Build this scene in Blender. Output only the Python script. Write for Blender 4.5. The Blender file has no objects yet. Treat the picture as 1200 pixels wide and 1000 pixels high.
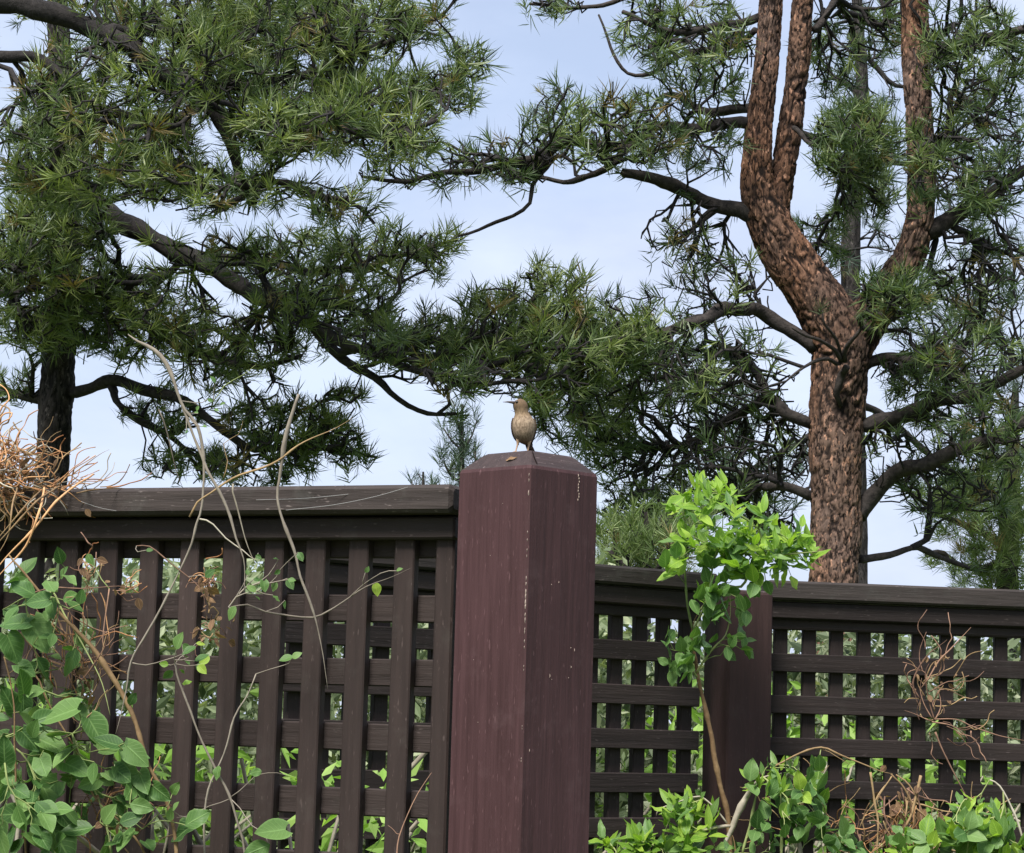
import bpy, math, random
import numpy as np
from mathutils import Matrix, Vector

# ------------------------------------------------------------------ camera, sky, sun, exposure
S = bpy.context.scene
COL = S.collection
F = 2700.0                                   # focal length in photo pixels (1200 wide)
PITCH, ROLL = math.radians(7.39), math.radians(1.65)
CAM = np.array([0.0, 0.0, 1.60])
fw = np.array([0, math.cos(PITCH), math.sin(PITCH)])
u0 = np.array([0, -math.sin(PITCH), math.cos(PITCH)])
r0 = np.array([1.0, 0, 0])
up = u0 * math.cos(ROLL) - r0 * math.sin(ROLL)
rt = r0 * math.cos(ROLL) + u0 * math.sin(ROLL)
cd = bpy.data.cameras.new('camera')
cam = bpy.data.objects.new('camera', cd)
COL.objects.link(cam)
M = Matrix.Identity(4)
for i in range(3):
    M[i][0], M[i][1], M[i][2], M[i][3] = rt[i], up[i], -fw[i], CAM[i]
cam.matrix_world = M
cd.sensor_width = 36.0
cd.lens = 36.0 * F / 1200.0
cd.clip_start, cd.clip_end = 0.1, 4000
S.camera = cam

SUN_EL, SUN_AZ = math.radians(56), math.radians(205)     # behind and left of the camera, high, veiled
w = bpy.data.worlds.new('World')
S.world = w
w.use_nodes = True
nt = w.node_tree
nt.nodes.clear()
N = nt.nodes.new
out = N('ShaderNodeOutputWorld')
bg = N('ShaderNodeBackground')
bg.inputs['Strength'].default_value = 0.095
sky = N('ShaderNodeTexSky')
sky.sky_type = 'NISHITA'
sky.sun_disc = False
sky.sun_elevation = SUN_EL
sky.sun_rotation = SUN_AZ
sky.air_density, sky.dust_density, sky.ozone_density = 1.0, 1.5, 2.0
tc = N('ShaderNodeTexCoord')
mp = N('ShaderNodeMapping')
mp.inputs['Scale'].default_value = (1.0, 1.0, 2.2)
mp.inputs['Location'].default_value = (0.35, 0.1, 0.28)
n1 = N('ShaderNodeTexNoise')
n1.inputs['Scale'].default_value = 3.2
n1.inputs['Detail'].default_value = 5
n1.inputs['Roughness'].default_value = 0.5
rmp = N('ShaderNodeValToRGB')
rmp.color_ramp.elements[0].position = 0.34
rmp.color_ramp.elements[0].color = (0.58, 0.58, 0.58, 1)
rmp.color_ramp.elements[1].position = 0.62
rmp.color_ramp.elements[1].color = (1.0, 1.0, 1.0, 1)
ccol = N('ShaderNodeRGB')
ccol.outputs[0].default_value = (4.85, 5.35, 6.6, 1)
mx = N('ShaderNodeMixRGB')
L = nt.links.new
L(tc.outputs['Generated'], mp.inputs['Vector'])
L(mp.outputs['Vector'], n1.inputs['Vector'])
L(n1.outputs['Fac'], rmp.inputs['Fac'])
L(rmp.outputs['Color'], mx.inputs['Fac'])
L(sky.outputs['Color'], mx.inputs['Color1'])
n2 = N('ShaderNodeTexNoise')
n2.inputs['Scale'].default_value = 7.0
n2.inputs['Detail'].default_value = 6
n2.inputs['Roughness'].default_value = 0.55
L(mp.outputs['Vector'], n2.inputs['Vector'])
r2_ = N('ShaderNodeValToRGB')
r2_.color_ramp.elements[0].position = 0.35
r2_.color_ramp.elements[0].color = (0.80, 0.82, 0.86, 1)
r2_.color_ramp.elements[1].position = 0.65
r2_.color_ramp.elements[1].color = (1.0, 1.0, 1.0, 1)
L(n2.outputs['Fac'], r2_.inputs['Fac'])
cm = N('ShaderNodeMixRGB')
cm.blend_type = 'MULTIPLY'
cm.inputs['Fac'].default_value = 1.0
L(ccol.outputs[0], cm.inputs['Color1'])
L(r2_.outputs['Color'], cm.inputs['Color2'])
L(cm.outputs['Color'], mx.inputs['Color2'])
L(mx.outputs['Color'], bg.inputs['Color'])
L(bg.outputs['Background'], out.inputs['Surface'])

sd = bpy.data.lights.new('sun', 'SUN')
sd.energy = 4.0
sd.angle = math.radians(20)
sd.color = (1.0, 0.95, 0.88)
sun = bpy.data.objects.new('sun', sd)
COL.objects.link(sun)
sdir = Vector((math.sin(SUN_AZ) * math.cos(SUN_EL), math.cos(SUN_AZ) * math.cos(SUN_EL), math.sin(SUN_EL)))
sun.rotation_euler = sdir.to_track_quat('Z', 'Y').to_euler()
sun.location = (-3, -5, 12)
vs = S.view_settings
vs.view_transform = 'Standard'
vs.look = 'None'
vs.exposure = 0.92
vs.gamma = 1.0
vs.use_curve_mapping = False
S.cycles.max_bounces = 6
S.cycles.diffuse_bounces = 3
S.cycles.transparent_max_bounces = 8

# ------------------------------------------------------------------ helpers
def at(px, py, Y):
    """world point seen at photo pixel (px, py), Y metres ahead"""
    d = fw + rt * (px - 600) / F - up * (py - 500) / F
    return CAM + d * (Y / d[1])

def proj(P):
    v = np.asarray(P) - CAM
    z = v @ fw
    return 600 + F * (v @ rt) / z, 500 - F * (v @ up) / z

def px2m(r, Y):
    return r * Y / F

def make_mesh(name, V, faces, uv=None, attrs=None, smooth=True):
    """faces: list of int arrays (n,3)/(n,4)"""
    me = bpy.data.meshes.new(name)
    V = np.asarray(V, dtype=np.float32)
    me.vertices.add(len(V))
    me.vertices.foreach_set('co', V.ravel())
    faces = [np.asarray(f, dtype=np.int32) for f in faces if len(f)]
    li = np.concatenate([f.ravel() for f in faces])
    tot = np.concatenate([np.full(len(f), f.shape[1], dtype=np.int32) for f in faces])
    st = np.concatenate([[0], np.cumsum(tot)[:-1]]).astype(np.int32)
    me.loops.add(len(li))
    me.loops.foreach_set('vertex_index', li)
    me.polygons.add(len(tot))
    me.polygons.foreach_set('loop_start', st)
    me.polygons.foreach_set('use_smooth', np.full(len(tot), smooth, dtype=bool))
    me.update(calc_edges=True)
    if uv is not None:
        ul = me.uv_layers.new(name='UVMap')
        ul.data.foreach_set('uv', np.asarray(uv, dtype=np.float32)[li].ravel())
    for k, a in (attrs or {}).items():
        at_ = me.attributes.new(k, 'FLOAT', 'POINT')
        at_.data.foreach_set('value', np.asarray(a, dtype=np.float32))
    return me

def link(name, data, parent=None, mat=None, mw=None):
    o = bpy.data.objects.new(name, data)
    COL.objects.link(o)
    if mat is not None and data is not None and len(data.materials) == 0:
        data.materials.append(mat)
    if parent is not None:
        o.parent = parent
    if mw is not None:
        o.matrix_basis = mw
    return o

def tag(o, label=None, cat=None, group=None, kind=None):
    if label: o['label'] = label
    if cat: o['category'] = cat
    if group: o['group'] = group
    if kind: o['kind'] = kind
    return o

GROUPS = {'fence': 'lattice fence sections', 'post': 'fence posts', 'vine': 'live vines on the fence', 'dead vine': 'dead vine tangles on the fence'}
def thing(name, loc, label, cat, rotz=0, group=None):
    group = group or GROUPS.get(cat)
    o = bpy.data.objects.new(name, None)
    COL.objects.link(o)
    o.empty_display_size = 0.1
    o.location = loc
    o.rotation_euler = (0, 0, rotz)
    return tag(o, label, cat, group)

class Geo:
    """collects vertex and face arrays"""
    def __init__(s):
        s.V, s.Q, s.T, s.n, s.A = [], [], [], 0, []
    def add(s, V, Q=None, T=None, a=None):
        s.V.append(V)
        if Q is not None and len(Q): s.Q.append(np.asarray(Q) + s.n)
        if T is not None and len(T): s.T.append(np.asarray(T) + s.n)
        s.A.append(np.full(len(V), 0.0 if a is None else a))
        s.n += len(V)
    def mesh(s, name, smooth=True):
        f = []
        if s.Q: f.append(np.concatenate(s.Q))
        if s.T: f.append(np.concatenate(s.T))
        return make_mesh(name, np.concatenate(s.V), f, smooth=smooth, attrs={'rnd': np.concatenate(s.A)})

def frames(P):
    T = np.gradient(P, axis=0)
    T /= np.linalg.norm(T, axis=1)[:, None] + 1e-12
    U = np.zeros_like(T)
    a = np.array([0, 0, 1.0]) if abs(T[0][2]) < 0.9 else np.array([1.0, 0, 0])
    u = np.cross(T[0], a)
    u /= np.linalg.norm(u)
    for i in range(len(P)):
        u = u - T[i] * (u @ T[i])
        u /= np.linalg.norm(u) + 1e-12
        U[i] = u
    return T, U, np.cross(T, U)

def tube(P, R, k=5, cap=True):
    P = np.asarray(P, float)
    n = len(P)
    T, U, W = frames(P)
    R = np.broadcast_to(np.asarray(R, float), (n,))
    th = np.arange(k) * 2 * math.pi / k
    V = P[:, None] + R[:, None, None] * (np.cos(th)[None, :, None] * U[:, None] + np.sin(th)[None, :, None] * W[:, None])
    V = V.reshape(-1, 3)
    i = np.arange(n - 1)[:, None] * k
    j = np.arange(k)[None, :]
    j2 = (j + 1) % k
    Q = np.stack([i + j, i + j2, i + k + j2, i + k + j], -1).reshape(-1, 4)
    Tt = []
    if cap:
        V = np.vstack([V, P[0], P[-1] + T[-1] * R[-1] * 0.6])
        a, b = n * k, n * k + 1
        for q in range(k):
            Tt.append((a, (q + 1) % k, q))
            Tt.append((b, (n - 1) * k + q, (n - 1) * k + (q + 1) % k))
    return V, Q, Tt

def spline(pts, step, rng=None, wig=0.0):
    """Catmull-Rom through rows of [x, y, z, r], resampled to about step metres"""
    A = np.asarray(pts, float)
    A = np.vstack([2 * A[0] - A[1], A, 2 * A[-1] - A[-2]])
    o = []
    for i in range(1, len(A) - 2):
        p0, p1, p2, p3 = A[i - 1], A[i], A[i + 1], A[i + 2]
        n = max(2, int(np.linalg.norm(p2[:3] - p1[:3]) / step))
        for t in np.arange(n) / n:
            o.append(0.5 * (2 * p1 + (p2 - p0) * t + (2 * p0 - 5 * p1 + 4 * p2 - p3) * t * t + (3 * p1 - p0 - 3 * p2 + p3) * t ** 3))
    o.append(A[-2])
    o = np.array(o)
    if wig and rng is not None and len(o) > 3:
        nz = rng.normal(size=(len(o), 3))
        for _ in range(3):
            nz[1:-1] = (nz[:-2] + nz[1:-1] + nz[2:]) / 3
        nz[0] = 0
        o[:, :3] += nz * wig
    o[:, 3] = np.maximum(o[:, 3], 0.0004)
    return o[:, :3], o[:, 3]

def pxline(pts, Y):
    """rows (px, py, radius_px[, dY]) -> rows [x, y, z, r]"""
    return [list(at(p[0], p[1], Y + (p[3] if len(p) > 3 else 0))) + [px2m(p[2], Y)] for p in pts]

# ------------------------------------------------------------------ materials
def new_mat(name, rough=0.8, spec=0.3):
    m = bpy.data.materials.new(name)
    m.use_nodes = True
    nt = m.node_tree
    b = nt.nodes['Principled BSDF']
    b.inputs['Roughness'].default_value = rough
    b.inputs['Specular IOR Level'].default_value = spec
    return m, nt, b

def ramp(nt, stops, src):
    r = nt.nodes.new('ShaderNodeValToRGB')
    e = r.color_ramp.elements
    while len(e) < len(stops): e.new(0.5)
    for i, (p, c) in enumerate(stops):
        e[i].position = p
        e[i].color = (*c, 1)
    nt.links.new(src, r.inputs['Fac'])
    return r.outputs['Color']

def noise(nt, vec, scale, detail=4, rough=0.6, sc=(1, 1, 1)):
    n = nt.nodes.new('ShaderNodeTexNoise')
    n.inputs['Scale'].default_value = scale
    n.inputs['Detail'].default_value = detail
    n.inputs['Roughness'].default_value = rough
    if vec is not None:
        mp = nt.nodes.new('ShaderNodeMapping')
        mp.inputs['Scale'].default_value = sc
        nt.links.new(vec, mp.inputs['Vector'])
        nt.links.new(mp.outputs['Vector'], n.inputs['Vector'])
    return n.outputs['Fac']

def mixc(nt, f, a, b, mode='MIX'):
    m = nt.nodes.new('ShaderNodeMixRGB')
    m.blend_type = mode
    for s, i in ((f, 'Fac'), (a, 'Color1'), (b, 'Color2')):
        if isinstance(s, (int, float)): m.inputs[i].default_value = s
        elif isinstance(s, tuple): m.inputs[i].default_value = (*s, 1)
        else: nt.links.new(s, m.inputs[i])
    return m.outputs['Color']

def bump(nt, b, h, strength, dist=0.01):
    bp = nt.nodes.new('ShaderNodeBump')
    bp.inputs['Strength'].default_value = strength
    bp.inputs['Distance'].default_value = dist
    nt.links.new(h, bp.inputs['Height'])
    nt.links.new(bp.outputs['Normal'], b.inputs['Normal'])

def mathn(nt, op, a, b=None):
    m = nt.nodes.new('ShaderNodeMath')
    m.operation = op
    for i, s in enumerate((a, b)):
        if s is None: continue
        if isinstance(s, (int, float)): m.inputs[i].default_value = s
        else: nt.links.new(s, m.inputs[i])
    return m.outputs[0]

def wood_mat(name, axis, c0, c1, scratch=0.35):
    m, nt, b = new_mat(name, 0.6, 0.2)
    tc = nt.nodes.new('ShaderNodeTexCoord')
    oi = nt.nodes.new('ShaderNodeObjectInfo')
    add = nt.nodes.new('ShaderNodeVectorMath')
    add.operation = 'ADD'
    sc = nt.nodes.new('ShaderNodeVectorMath')
    sc.operation = 'SCALE'
    sc.inputs[0].default_value = (7.1, 3.3, 5.7)
    nt.links.new(oi.outputs['Random'], sc.inputs['Scale'])
    nt.links.new(tc.outputs['Object'], add.inputs[0])
    nt.links.new(sc.outputs[0], add.inputs[1])
    v = add.outputs[0]
    s = {'X': (0.06, 1, 1), 'Z': (1, 1, 0.06)}[axis]
    g = noise(nt, v, 90, 6, 0.65, s)
    big = noise(nt, v, 5, 4, 0.6, tuple(0.35 if q < 1 else 1 for q in s))
    spk = noise(nt, v, 260, 2, 0.5, tuple(0.25 if q < 1 else 1 for q in s))
    col = ramp(nt, [(0.32, c0), (0.68, c1)], mathn(nt, 'ADD', mathn(nt, 'MULTIPLY', g, 0.55), mathn(nt, 'MULTIPLY', big, 0.45)))
    tone = mathn(nt, 'ADD', 0.82, mathn(nt, 'MULTIPLY', oi.outputs['Random'], 0.36))
    col = mixc(nt, 1.0, col, ramp(nt, [(0.0, (0, 0, 0)), (1.0, (1.25, 1.25, 1.25))], mathn(nt, 'DIVIDE', tone, 1.25)), 'MULTIPLY')
    wear = ramp(nt, [(0.66, (0, 0, 0)), (0.74, (scratch,) * 3)], spk)
    col = mixc(nt, wear, col, tuple(min(1, x * 2.6 + 0.03) for x in c1))
    # green-grey weathering in broad patches
    pat = ramp(nt, [(0.55, (0, 0, 0)), (0.72, (0.35, 0.35, 0.35))], noise(nt, v, 14, 5, 0.7))
    col = mixc(nt, pat, col, (c1[0] * 1.3, c1[1] * 1.6, c1[2] * 1.55))
    nt.links.new(col, b.inputs['Base Color'])
    rr = mathn(nt, 'ADD', 0.52, mathn(nt, 'MULTIPLY', g, 0.4))
    nt.links.new(rr, b.inputs['Roughness'])
    bump(nt, b, mathn(nt, 'ADD', g, mathn(nt, 'MULTIPLY', big, 0.6)), 0.6, 0.004)
    return m

WOOD_V = wood_mat('brown_stained_wood_upright', 'Z', (0.022, 0.0150, 0.0135), (0.046, 0.032, 0.029))
WOOD_H = wood_mat('brown_stained_wood_level', 'X', (0.021, 0.0150, 0.0135), (0.045, 0.033, 0.030))
WOOD_CAP = wood_mat('weathered_brown_wood', 'X', (0.022, 0.0170, 0.0155), (0.064, 0.051, 0.047), 0.5)
WOOD_POST = wood_mat('red_brown_post_stain', 'Z', (0.032, 0.0142, 0.0148), (0.078, 0.038, 0.041), 0.25)
WOOD_POST2 = wood_mat('dark_red_brown_post_stain', 'Z', (0.022, 0.0115, 0.011), (0.045, 0.025, 0.024), 0.2)
WOOD_TOP = wood_mat('weathered_post_top', 'X', (0.022, 0.0150, 0.0145), (0.066, 0.047, 0.046), 0.5)
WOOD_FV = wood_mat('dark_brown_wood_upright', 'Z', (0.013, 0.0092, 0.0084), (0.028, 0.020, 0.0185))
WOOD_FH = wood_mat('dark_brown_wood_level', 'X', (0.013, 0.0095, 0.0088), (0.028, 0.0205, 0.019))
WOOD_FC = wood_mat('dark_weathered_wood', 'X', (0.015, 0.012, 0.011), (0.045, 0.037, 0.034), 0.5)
CHIP, _nt, _b = new_mat('bare_wood_chip', 0.9, 0.1)
_b.inputs['Base Color'].default_value = (0.34, 0.27, 0.23, 1)

def bark_mat(name, fissure, lo, hi, grey):
    m, nt, b = new_mat(name, 0.9, 0.15)
    tc = nt.nodes.new('ShaderNodeTexCoord')
    af = nt.nodes.new('ShaderNodeAttribute'); af.attribute_name = 'fiss'
    ap = nt.nodes.new('ShaderNodeAttribute'); ap.attribute_name = 'plate'
    v = tc.outputs['Object']
    nb = noise(nt, v, 1.6, 4, 0.6, (1, 1, 0.5))
    nf = noise(nt, v, 70, 5, 0.7, (1, 1, 0.35))
    k = mathn(nt, 'ADD', mathn(nt, 'MULTIPLY', ap.outputs['Fac'], 0.55), mathn(nt, 'MULTIPLY', nf, 0.45))
    pc = ramp(nt, [(0.15, lo), (0.85, hi)], k)
    pc = mixc(nt, ramp(nt, [(0.38, (0, 0, 0)), (0.55, (0.8, 0.8, 0.8))], nb), pc, mixc(nt, 0.65, pc, grey))
    nm = noise(nt, v, 22, 4, 0.7, (1, 1, 0.4))
    pc = mixc(nt, ramp(nt, [(0.45, (0, 0, 0)), (0.7, (0.6, 0.6, 0.6))], nm), pc, mixc(nt, 0.6, pc, fissure))
    tv = nt.nodes.new('ShaderNodeMapping'); tv.inputs['Rotation'].default_value = (0.3, 0.5, 0.2); tv.inputs['Scale'].default_value = (1, 1, 0.42)
    nt.links.new(v, tv.inputs['Vector'])
    fk = noise(nt, tv.outputs['Vector'], 46, 3, 0.6)
    fk2 = noise(nt, tv.outputs['Vector'], 61, 3, 0.6, (1, 1.2, .9))
    pc = mixc(nt, ramp(nt, [(0.58, (0, 0, 0)), (0.64, (0.8,) * 3)], fk), pc, tuple(min(1, q * 1.5 + .05) for q in hi))
    pc = mixc(nt, ramp(nt, [(0.54, (0, 0, 0)), (0.60, (0.95,) * 3)], fk2), pc, fissure)
    col = mixc(nt, af.outputs['Fac'], fissure, pc)
    nt.links.new(col, b.inputs['Base Color'])
    bump(nt, b, nf, 0.7, 0.012)
    return m

BARK_RED = bark_mat('ponderosa_bark', (0.014, 0.010, 0.009), (0.085, 0.046, 0.031), (0.34, 0.175, 0.105), (0.19, 0.152, 0.135))
BARK_DARK = bark_mat('dark_pine_bark', (0.012, 0.011, 0.011), (0.03, 0.026, 0.025), (0.075, 0.062, 0.056), (0.06, 0.057, 0.055))

def simple_bark(name, lo, hi, sc=40):
    m, nt, b = new_mat(name, 0.9, 0.15)
    tc = nt.nodes.new('ShaderNodeTexCoord')
    n = noise(nt, tc.outputs['Object'], sc, 5, 0.7)
    nt.links.new(ramp(nt, [(0.3, lo), (0.7, hi)], n), b.inputs['Base Color'])
    bump(nt, b, n, 0.8, 0.012)
    return m

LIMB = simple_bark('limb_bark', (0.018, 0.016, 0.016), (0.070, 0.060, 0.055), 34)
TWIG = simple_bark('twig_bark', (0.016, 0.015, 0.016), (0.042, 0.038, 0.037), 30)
LIMB_L = simple_bark('shaded_limb_bark', (0.013, 0.012, 0.012), (0.048, 0.043, 0.041), 34)  # darker brown-grey limb bark of the left-hand and slender pines

def leaf_mat(name, lo, mid, hi, trans=0.3, rough=0.5, uvvein=True, islands=False, cscale=1.2, tmul=1.5, tuft=False):
    m, nt, b = new_mat(name, rough, 0.3)
    if islands:
        g = nt.nodes.new('ShaderNodeNewGeometry')
        rnd = g.outputs['Random Per Island']
    else:
        oi = nt.nodes.new('ShaderNodeObjectInfo')
        rnd = oi.outputs['Random']
    tc = nt.nodes.new('ShaderNodeTexCoord')
    gp = nt.nodes.new('ShaderNodeNewGeometry')
    cl = noise(nt, gp.outputs['Position'], cscale, 3, 0.6)
    k = mathn(nt, 'ADD', mathn(nt, 'MULTIPLY', rnd, 0.5), mathn(nt, 'MULTIPLY', cl, 0.5))
    if tuft:
        oi = nt.nodes.new('ShaderNodeObjectInfo')
        at_ = nt.nodes.new('ShaderNodeAttribute'); at_.attribute_name = 'rnd'
        tv = mathn(nt, 'FRACT', mathn(nt, 'ADD', oi.outputs['Random'], at_.outputs['Fac']))
        k = mathn(nt, 'ADD', mathn(nt, 'MULTIPLY', k, 0.6), mathn(nt, 'MULTIPLY', tv, 0.4))
    col = ramp(nt, [(0.2, lo), (0.5, mid), (0.8, hi)], k)
    if tuft:
        col = mixc(nt, ramp(nt, [(0.955, (0, 0, 0)), (0.965, (0.8,) * 3)], tv), col, (0.17, 0.11, 0.045))
    if uvvein:
        sep = nt.nodes.new('ShaderNodeSeparateXYZ')
        nt.links.new(tc.outputs['UV'], sep.inputs[0])
        ax = mathn(nt, 'ABSOLUTE', mathn(nt, 'SUBTRACT', sep.outputs[0], 0.5))
        wv = mathn(nt, 'SINE', mathn(nt, 'MULTIPLY', mathn(nt, 'SUBTRACT', sep.outputs[1], mathn(nt, 'MULTIPLY', ax, 0.7)), 44.0))
        vein = mathn(nt, 'MAXIMUM', ramp(nt, [(0.0, (0.5,) * 3), (0.05, (0, 0, 0))], ax), ramp(nt, [(0.86, (0, 0, 0)), (1.0, (0.28,) * 3)], wv))
        edge = ramp(nt, [(0.40, (0, 0, 0)), (0.5, (0.35,) * 3)], ax)
        col = mixc(nt, mathn(nt, 'MAXIMUM', vein, edge), col, tuple(min(1, q * 1.7 + 0.04) for q in hi))
        nf = noise(nt, tc.outputs['UV'], 9, 4, 0.6)
        col = mixc(nt, ramp(nt, [(0.55, (0, 0, 0)), (0.75, (0.3,) * 3)], nf), col, lo)
        bump(nt, b, vein, 0.4, 0.004)
    nt.links.new(col, b.inputs['Base Color'])
    tr = nt.nodes.new('ShaderNodeBsdfTranslucent')
    nt.links.new(mixc(nt, 1.0, col, (1.0 * tmul, 1.1 * tmul, 0.5 * tmul), 'MULTIPLY'), tr.inputs['Color'])
    ms = nt.nodes.new('ShaderNodeMixShader')
    ms.inputs[0].default_value = trans
    o = nt.nodes['Material Output']
    nt.links.new(b.outputs[0], ms.inputs[1])
    nt.links.new(tr.outputs[0], ms.inputs[2])
    nt.links.new(ms.outputs[0], o.inputs['Surface'])
    return m

NEEDLE_R = leaf_mat('pine_needles_green', (0.034, 0.060, 0.028), (0.084, 0.128, 0.052), (0.205, 0.255, 0.09), 0.25, 0.42, False, True, 1.4, 1.5, True)
NEEDLE_L = leaf_mat('pine_needles_deep_green', (0.034, 0.060, 0.026), (0.094, 0.136, 0.048), (0.225, 0.27, 0.085), 0.25, 0.42, False, True, 1.6, 1.5, True)
NEEDLE_B = leaf_mat('pine_needles_blue_green', (0.034, 0.062, 0.046), (0.058, 0.094, 0.062), (0.11, 0.15, 0.085), 0.2, 0.5, False, True, 1.0, 1.5, True)
NEEDLE_Y = leaf_mat('pine_needles_yellow_green', (0.06, 0.095, 0.032), (0.12, 0.175, 0.06), (0.23, 0.28, 0.12), 0.25, 0.5, False, True, 2.0, 1.5, True)
LEAF_DEEP = leaf_mat('vine_leaf_green', (0.024, 0.066, 0.014), (0.052, 0.124, 0.028), (0.115, 0.205, 0.055), 0.25, 0.55, True, False, 5)
LEAF_LIME = leaf_mat('sprig_leaf_lime', (0.085, 0.19, 0.022), (0.17, 0.31, 0.035), (0.30, 0.42, 0.06), 0.4, 0.45, True, False, 5)
LEAF_MID = leaf_mat('sprig_leaf_green', (0.048, 0.115, 0.028), (0.092, 0.185, 0.045), (0.16, 0.26, 0.08), 0.3, 0.45, True, False, 5)
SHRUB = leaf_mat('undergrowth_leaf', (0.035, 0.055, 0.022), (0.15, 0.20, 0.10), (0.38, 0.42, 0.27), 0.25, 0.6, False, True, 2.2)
SHRUB_R = leaf_mat('shaded_undergrowth_leaf', (0.035, 0.055, 0.026), (0.13, 0.17, 0.090), (0.32, 0.35, 0.23), 0.2, 0.6, False, True, 2.2)  # slightly darker, greyer leaf colour for growth behind the far fence
SHRUB_LIME = leaf_mat('sunlit_undergrowth_leaf', (0.09, 0.18, 0.03), (0.20, 0.36, 0.06), (0.36, 0.50, 0.16), 0.4, 0.6, False, True, 5)  # lime leaf colour for the growth close behind the fences
GRASSM = leaf_mat('grass_blade', (0.07, 0.15, 0.025), (0.13, 0.26, 0.04), (0.26, 0.36, 0.10), 0.35, 0.6, False, True, 2)

LEAF_DEAD = leaf_mat('shrivelled_leaf', (0.07, 0.04, 0.022), (0.15, 0.085, 0.045), (0.30, 0.19, 0.10), 0.2, 0.8, True, False, 5)

def stem_mat(name, lo, hi):
    m, nt, b = new_mat(name, 0.8, 0.2)
    tc = nt.nodes.new('ShaderNodeTexCoord')
    oi = nt.nodes.new('ShaderNodeObjectInfo')
    n = noise(nt, tc.outputs['Object'], 60, 4, 0.6)
    k = mathn(nt, 'ADD', mathn(nt, 'MULTIPLY', n, 0.6), mathn(nt, 'MULTIPLY', oi.outputs['Random'], 0.4))
    nt.links.new(ramp(nt, [(0.25, lo), (0.75, hi)], k), b.inputs['Base Color'])
    bump(nt, b, n, 0.5, 0.002)
    return m

STEM_TAN = stem_mat('tan_woody_stem', (0.13, 0.08, 0.04), (0.36, 0.25, 0.13))
STEM_GREY = stem_mat('grey_bare_stem', (0.085, 0.07, 0.055), (0.27, 0.235, 0.19))
STEM_RED = stem_mat('orange_dry_stem', (0.19, 0.075, 0.03), (0.58, 0.33, 0.16))
STEM_PALE = stem_mat('bleached_stem', (0.19, 0.165, 0.125), (0.46, 0.42, 0.34))
STEM_GREEN = stem_mat('green_stem', (0.14, 0.19, 0.06), (0.34, 0.38, 0.16))
STEM_DRY = stem_mat('brown_dry_stem', (0.09, 0.05, 0.036), (0.32, 0.19, 0.13))

# ------------------------------------------------------------------ ground
def ground_sheet():
    xs = np.concatenate([[-1500, -400, -100, -40], np.linspace(-15, 15, 60), [40, 100, 400, 1500]])
    ys = np.concatenate([[-300, -60, -10], np.linspace(-2, 30, 64), [45, 80, 200, 600, 1800]])
    X, Yg = np.meshgrid(xs, ys)
    Z = 0.03 * np.sin(X * 0.9 + 1) * np.cos(Yg * 0.7) - 0.03
    Vv = np.stack([X, Yg, Z], -1).reshape(-1, 3)
    a, b_ = len(ys), len(xs)
    i = (np.arange(a - 1)[:, None] * b_ + np.arange(b_ - 1)[None]).ravel()
    Q = np.stack([i, i + 1, i + 1 + b_, i + b_], -1)
    m, nt, b = new_mat('meadow_soil', 0.95, 0.1)
    tc = nt.nodes.new('ShaderNodeTexCoord')
    n = noise(nt, tc.outputs['Object'], 2.5, 8, 0.7)
    nt.links.new(ramp(nt, [(0.3, (0.07, 0.075, 0.03)), (0.55, (0.085, 0.125, 0.035)), (0.75, (0.17, 0.15, 0.09))], n), b.inputs['Base Color'])
    o = link('ground', make_mesh('ground', Vv, [Q]), None, m)
    tag(o, kind='structure')
ground_sheet()

# ------------------------------------------------------------------ fences
rng = np.random.default_rng(11)
def board_mesh(name, lx, ly, lz, ch=0.0025, bow=0.0):
    """chamfered board centred on the origin, chamfer on all edges, long ones cut in four lengths so that they can bow a little"""
    long = 0 if lx >= lz else 2
    h = np.array([lx, ly, lz]) / 2
    axes = [a for a in range(3) if a != long]
    c = ch
    a0, a1 = axes
    ring = [(-h[a0] + c, -h[a1]), (h[a0] - c, -h[a1]), (h[a0], -h[a1] + c), (h[a0], h[a1] - c),
            (h[a0] - c, h[a1]), (-h[a0] + c, h[a1]), (-h[a0], h[a1] - c), (-h[a0], -h[a1] + c)]
    ts = np.concatenate([[-h[long]], np.linspace(-h[long] + c, h[long] - c, 5), [h[long]]])
    V, Q, T = [], [], []
    for t in ts:
        sc = 1.0
        for p in ring:
            q = np.zeros(3)
            inset = c if abs(abs(t) - h[long]) < 1e-9 else 0
            q[a0] = p[0] - math.copysign(inset, p[0])
            q[a1] = p[1] - math.copysign(inset, p[1])
            q[long] = t
            k = 1 - (t / h[long]) ** 2
            q[1] += bow * k
            q[a0] += bow * 0.5 * k
            V.append(q)
    n = len(ts)
    for i in range(n - 1):
        for j in range(8):
            Q.append((i * 8 + j, i * 8 + (j + 1) % 8, (i + 1) * 8 + (j + 1) % 8, (i + 1) * 8 + j))
    V.append(np.mean(V[:8], axis=0)); V.append(np.mean(V[(n - 1) * 8:n * 8], axis=0))
    b0, b1 = len(V) - 2, len(V) - 1
    for j in range(8):
        T.append((b0, (j + 1) % 8, j))
        T.append((b1, (n - 1) * 8 + j, (n - 1) * 8 + (j + 1) % 8))
    Q = np.array(Q); T = np.array(T)
    if long == 0 or True:
        # make the outside face out whatever the axis order
        ctr = np.mean(V, axis=0)
        A = np.array(V)
        q = Q[8 * 2]
        nrm = np.cross(A[q[1]] - A[q[0]], A[q[2]] - A[q[1]])
        if nrm @ (A[q].mean(0) - A[16:24].mean(0)) < 0:
            Q = Q[:, ::-1]; T = T[:, ::-1]
    return make_mesh(name, np.array(V), [Q, T], smooth=False)

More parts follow.
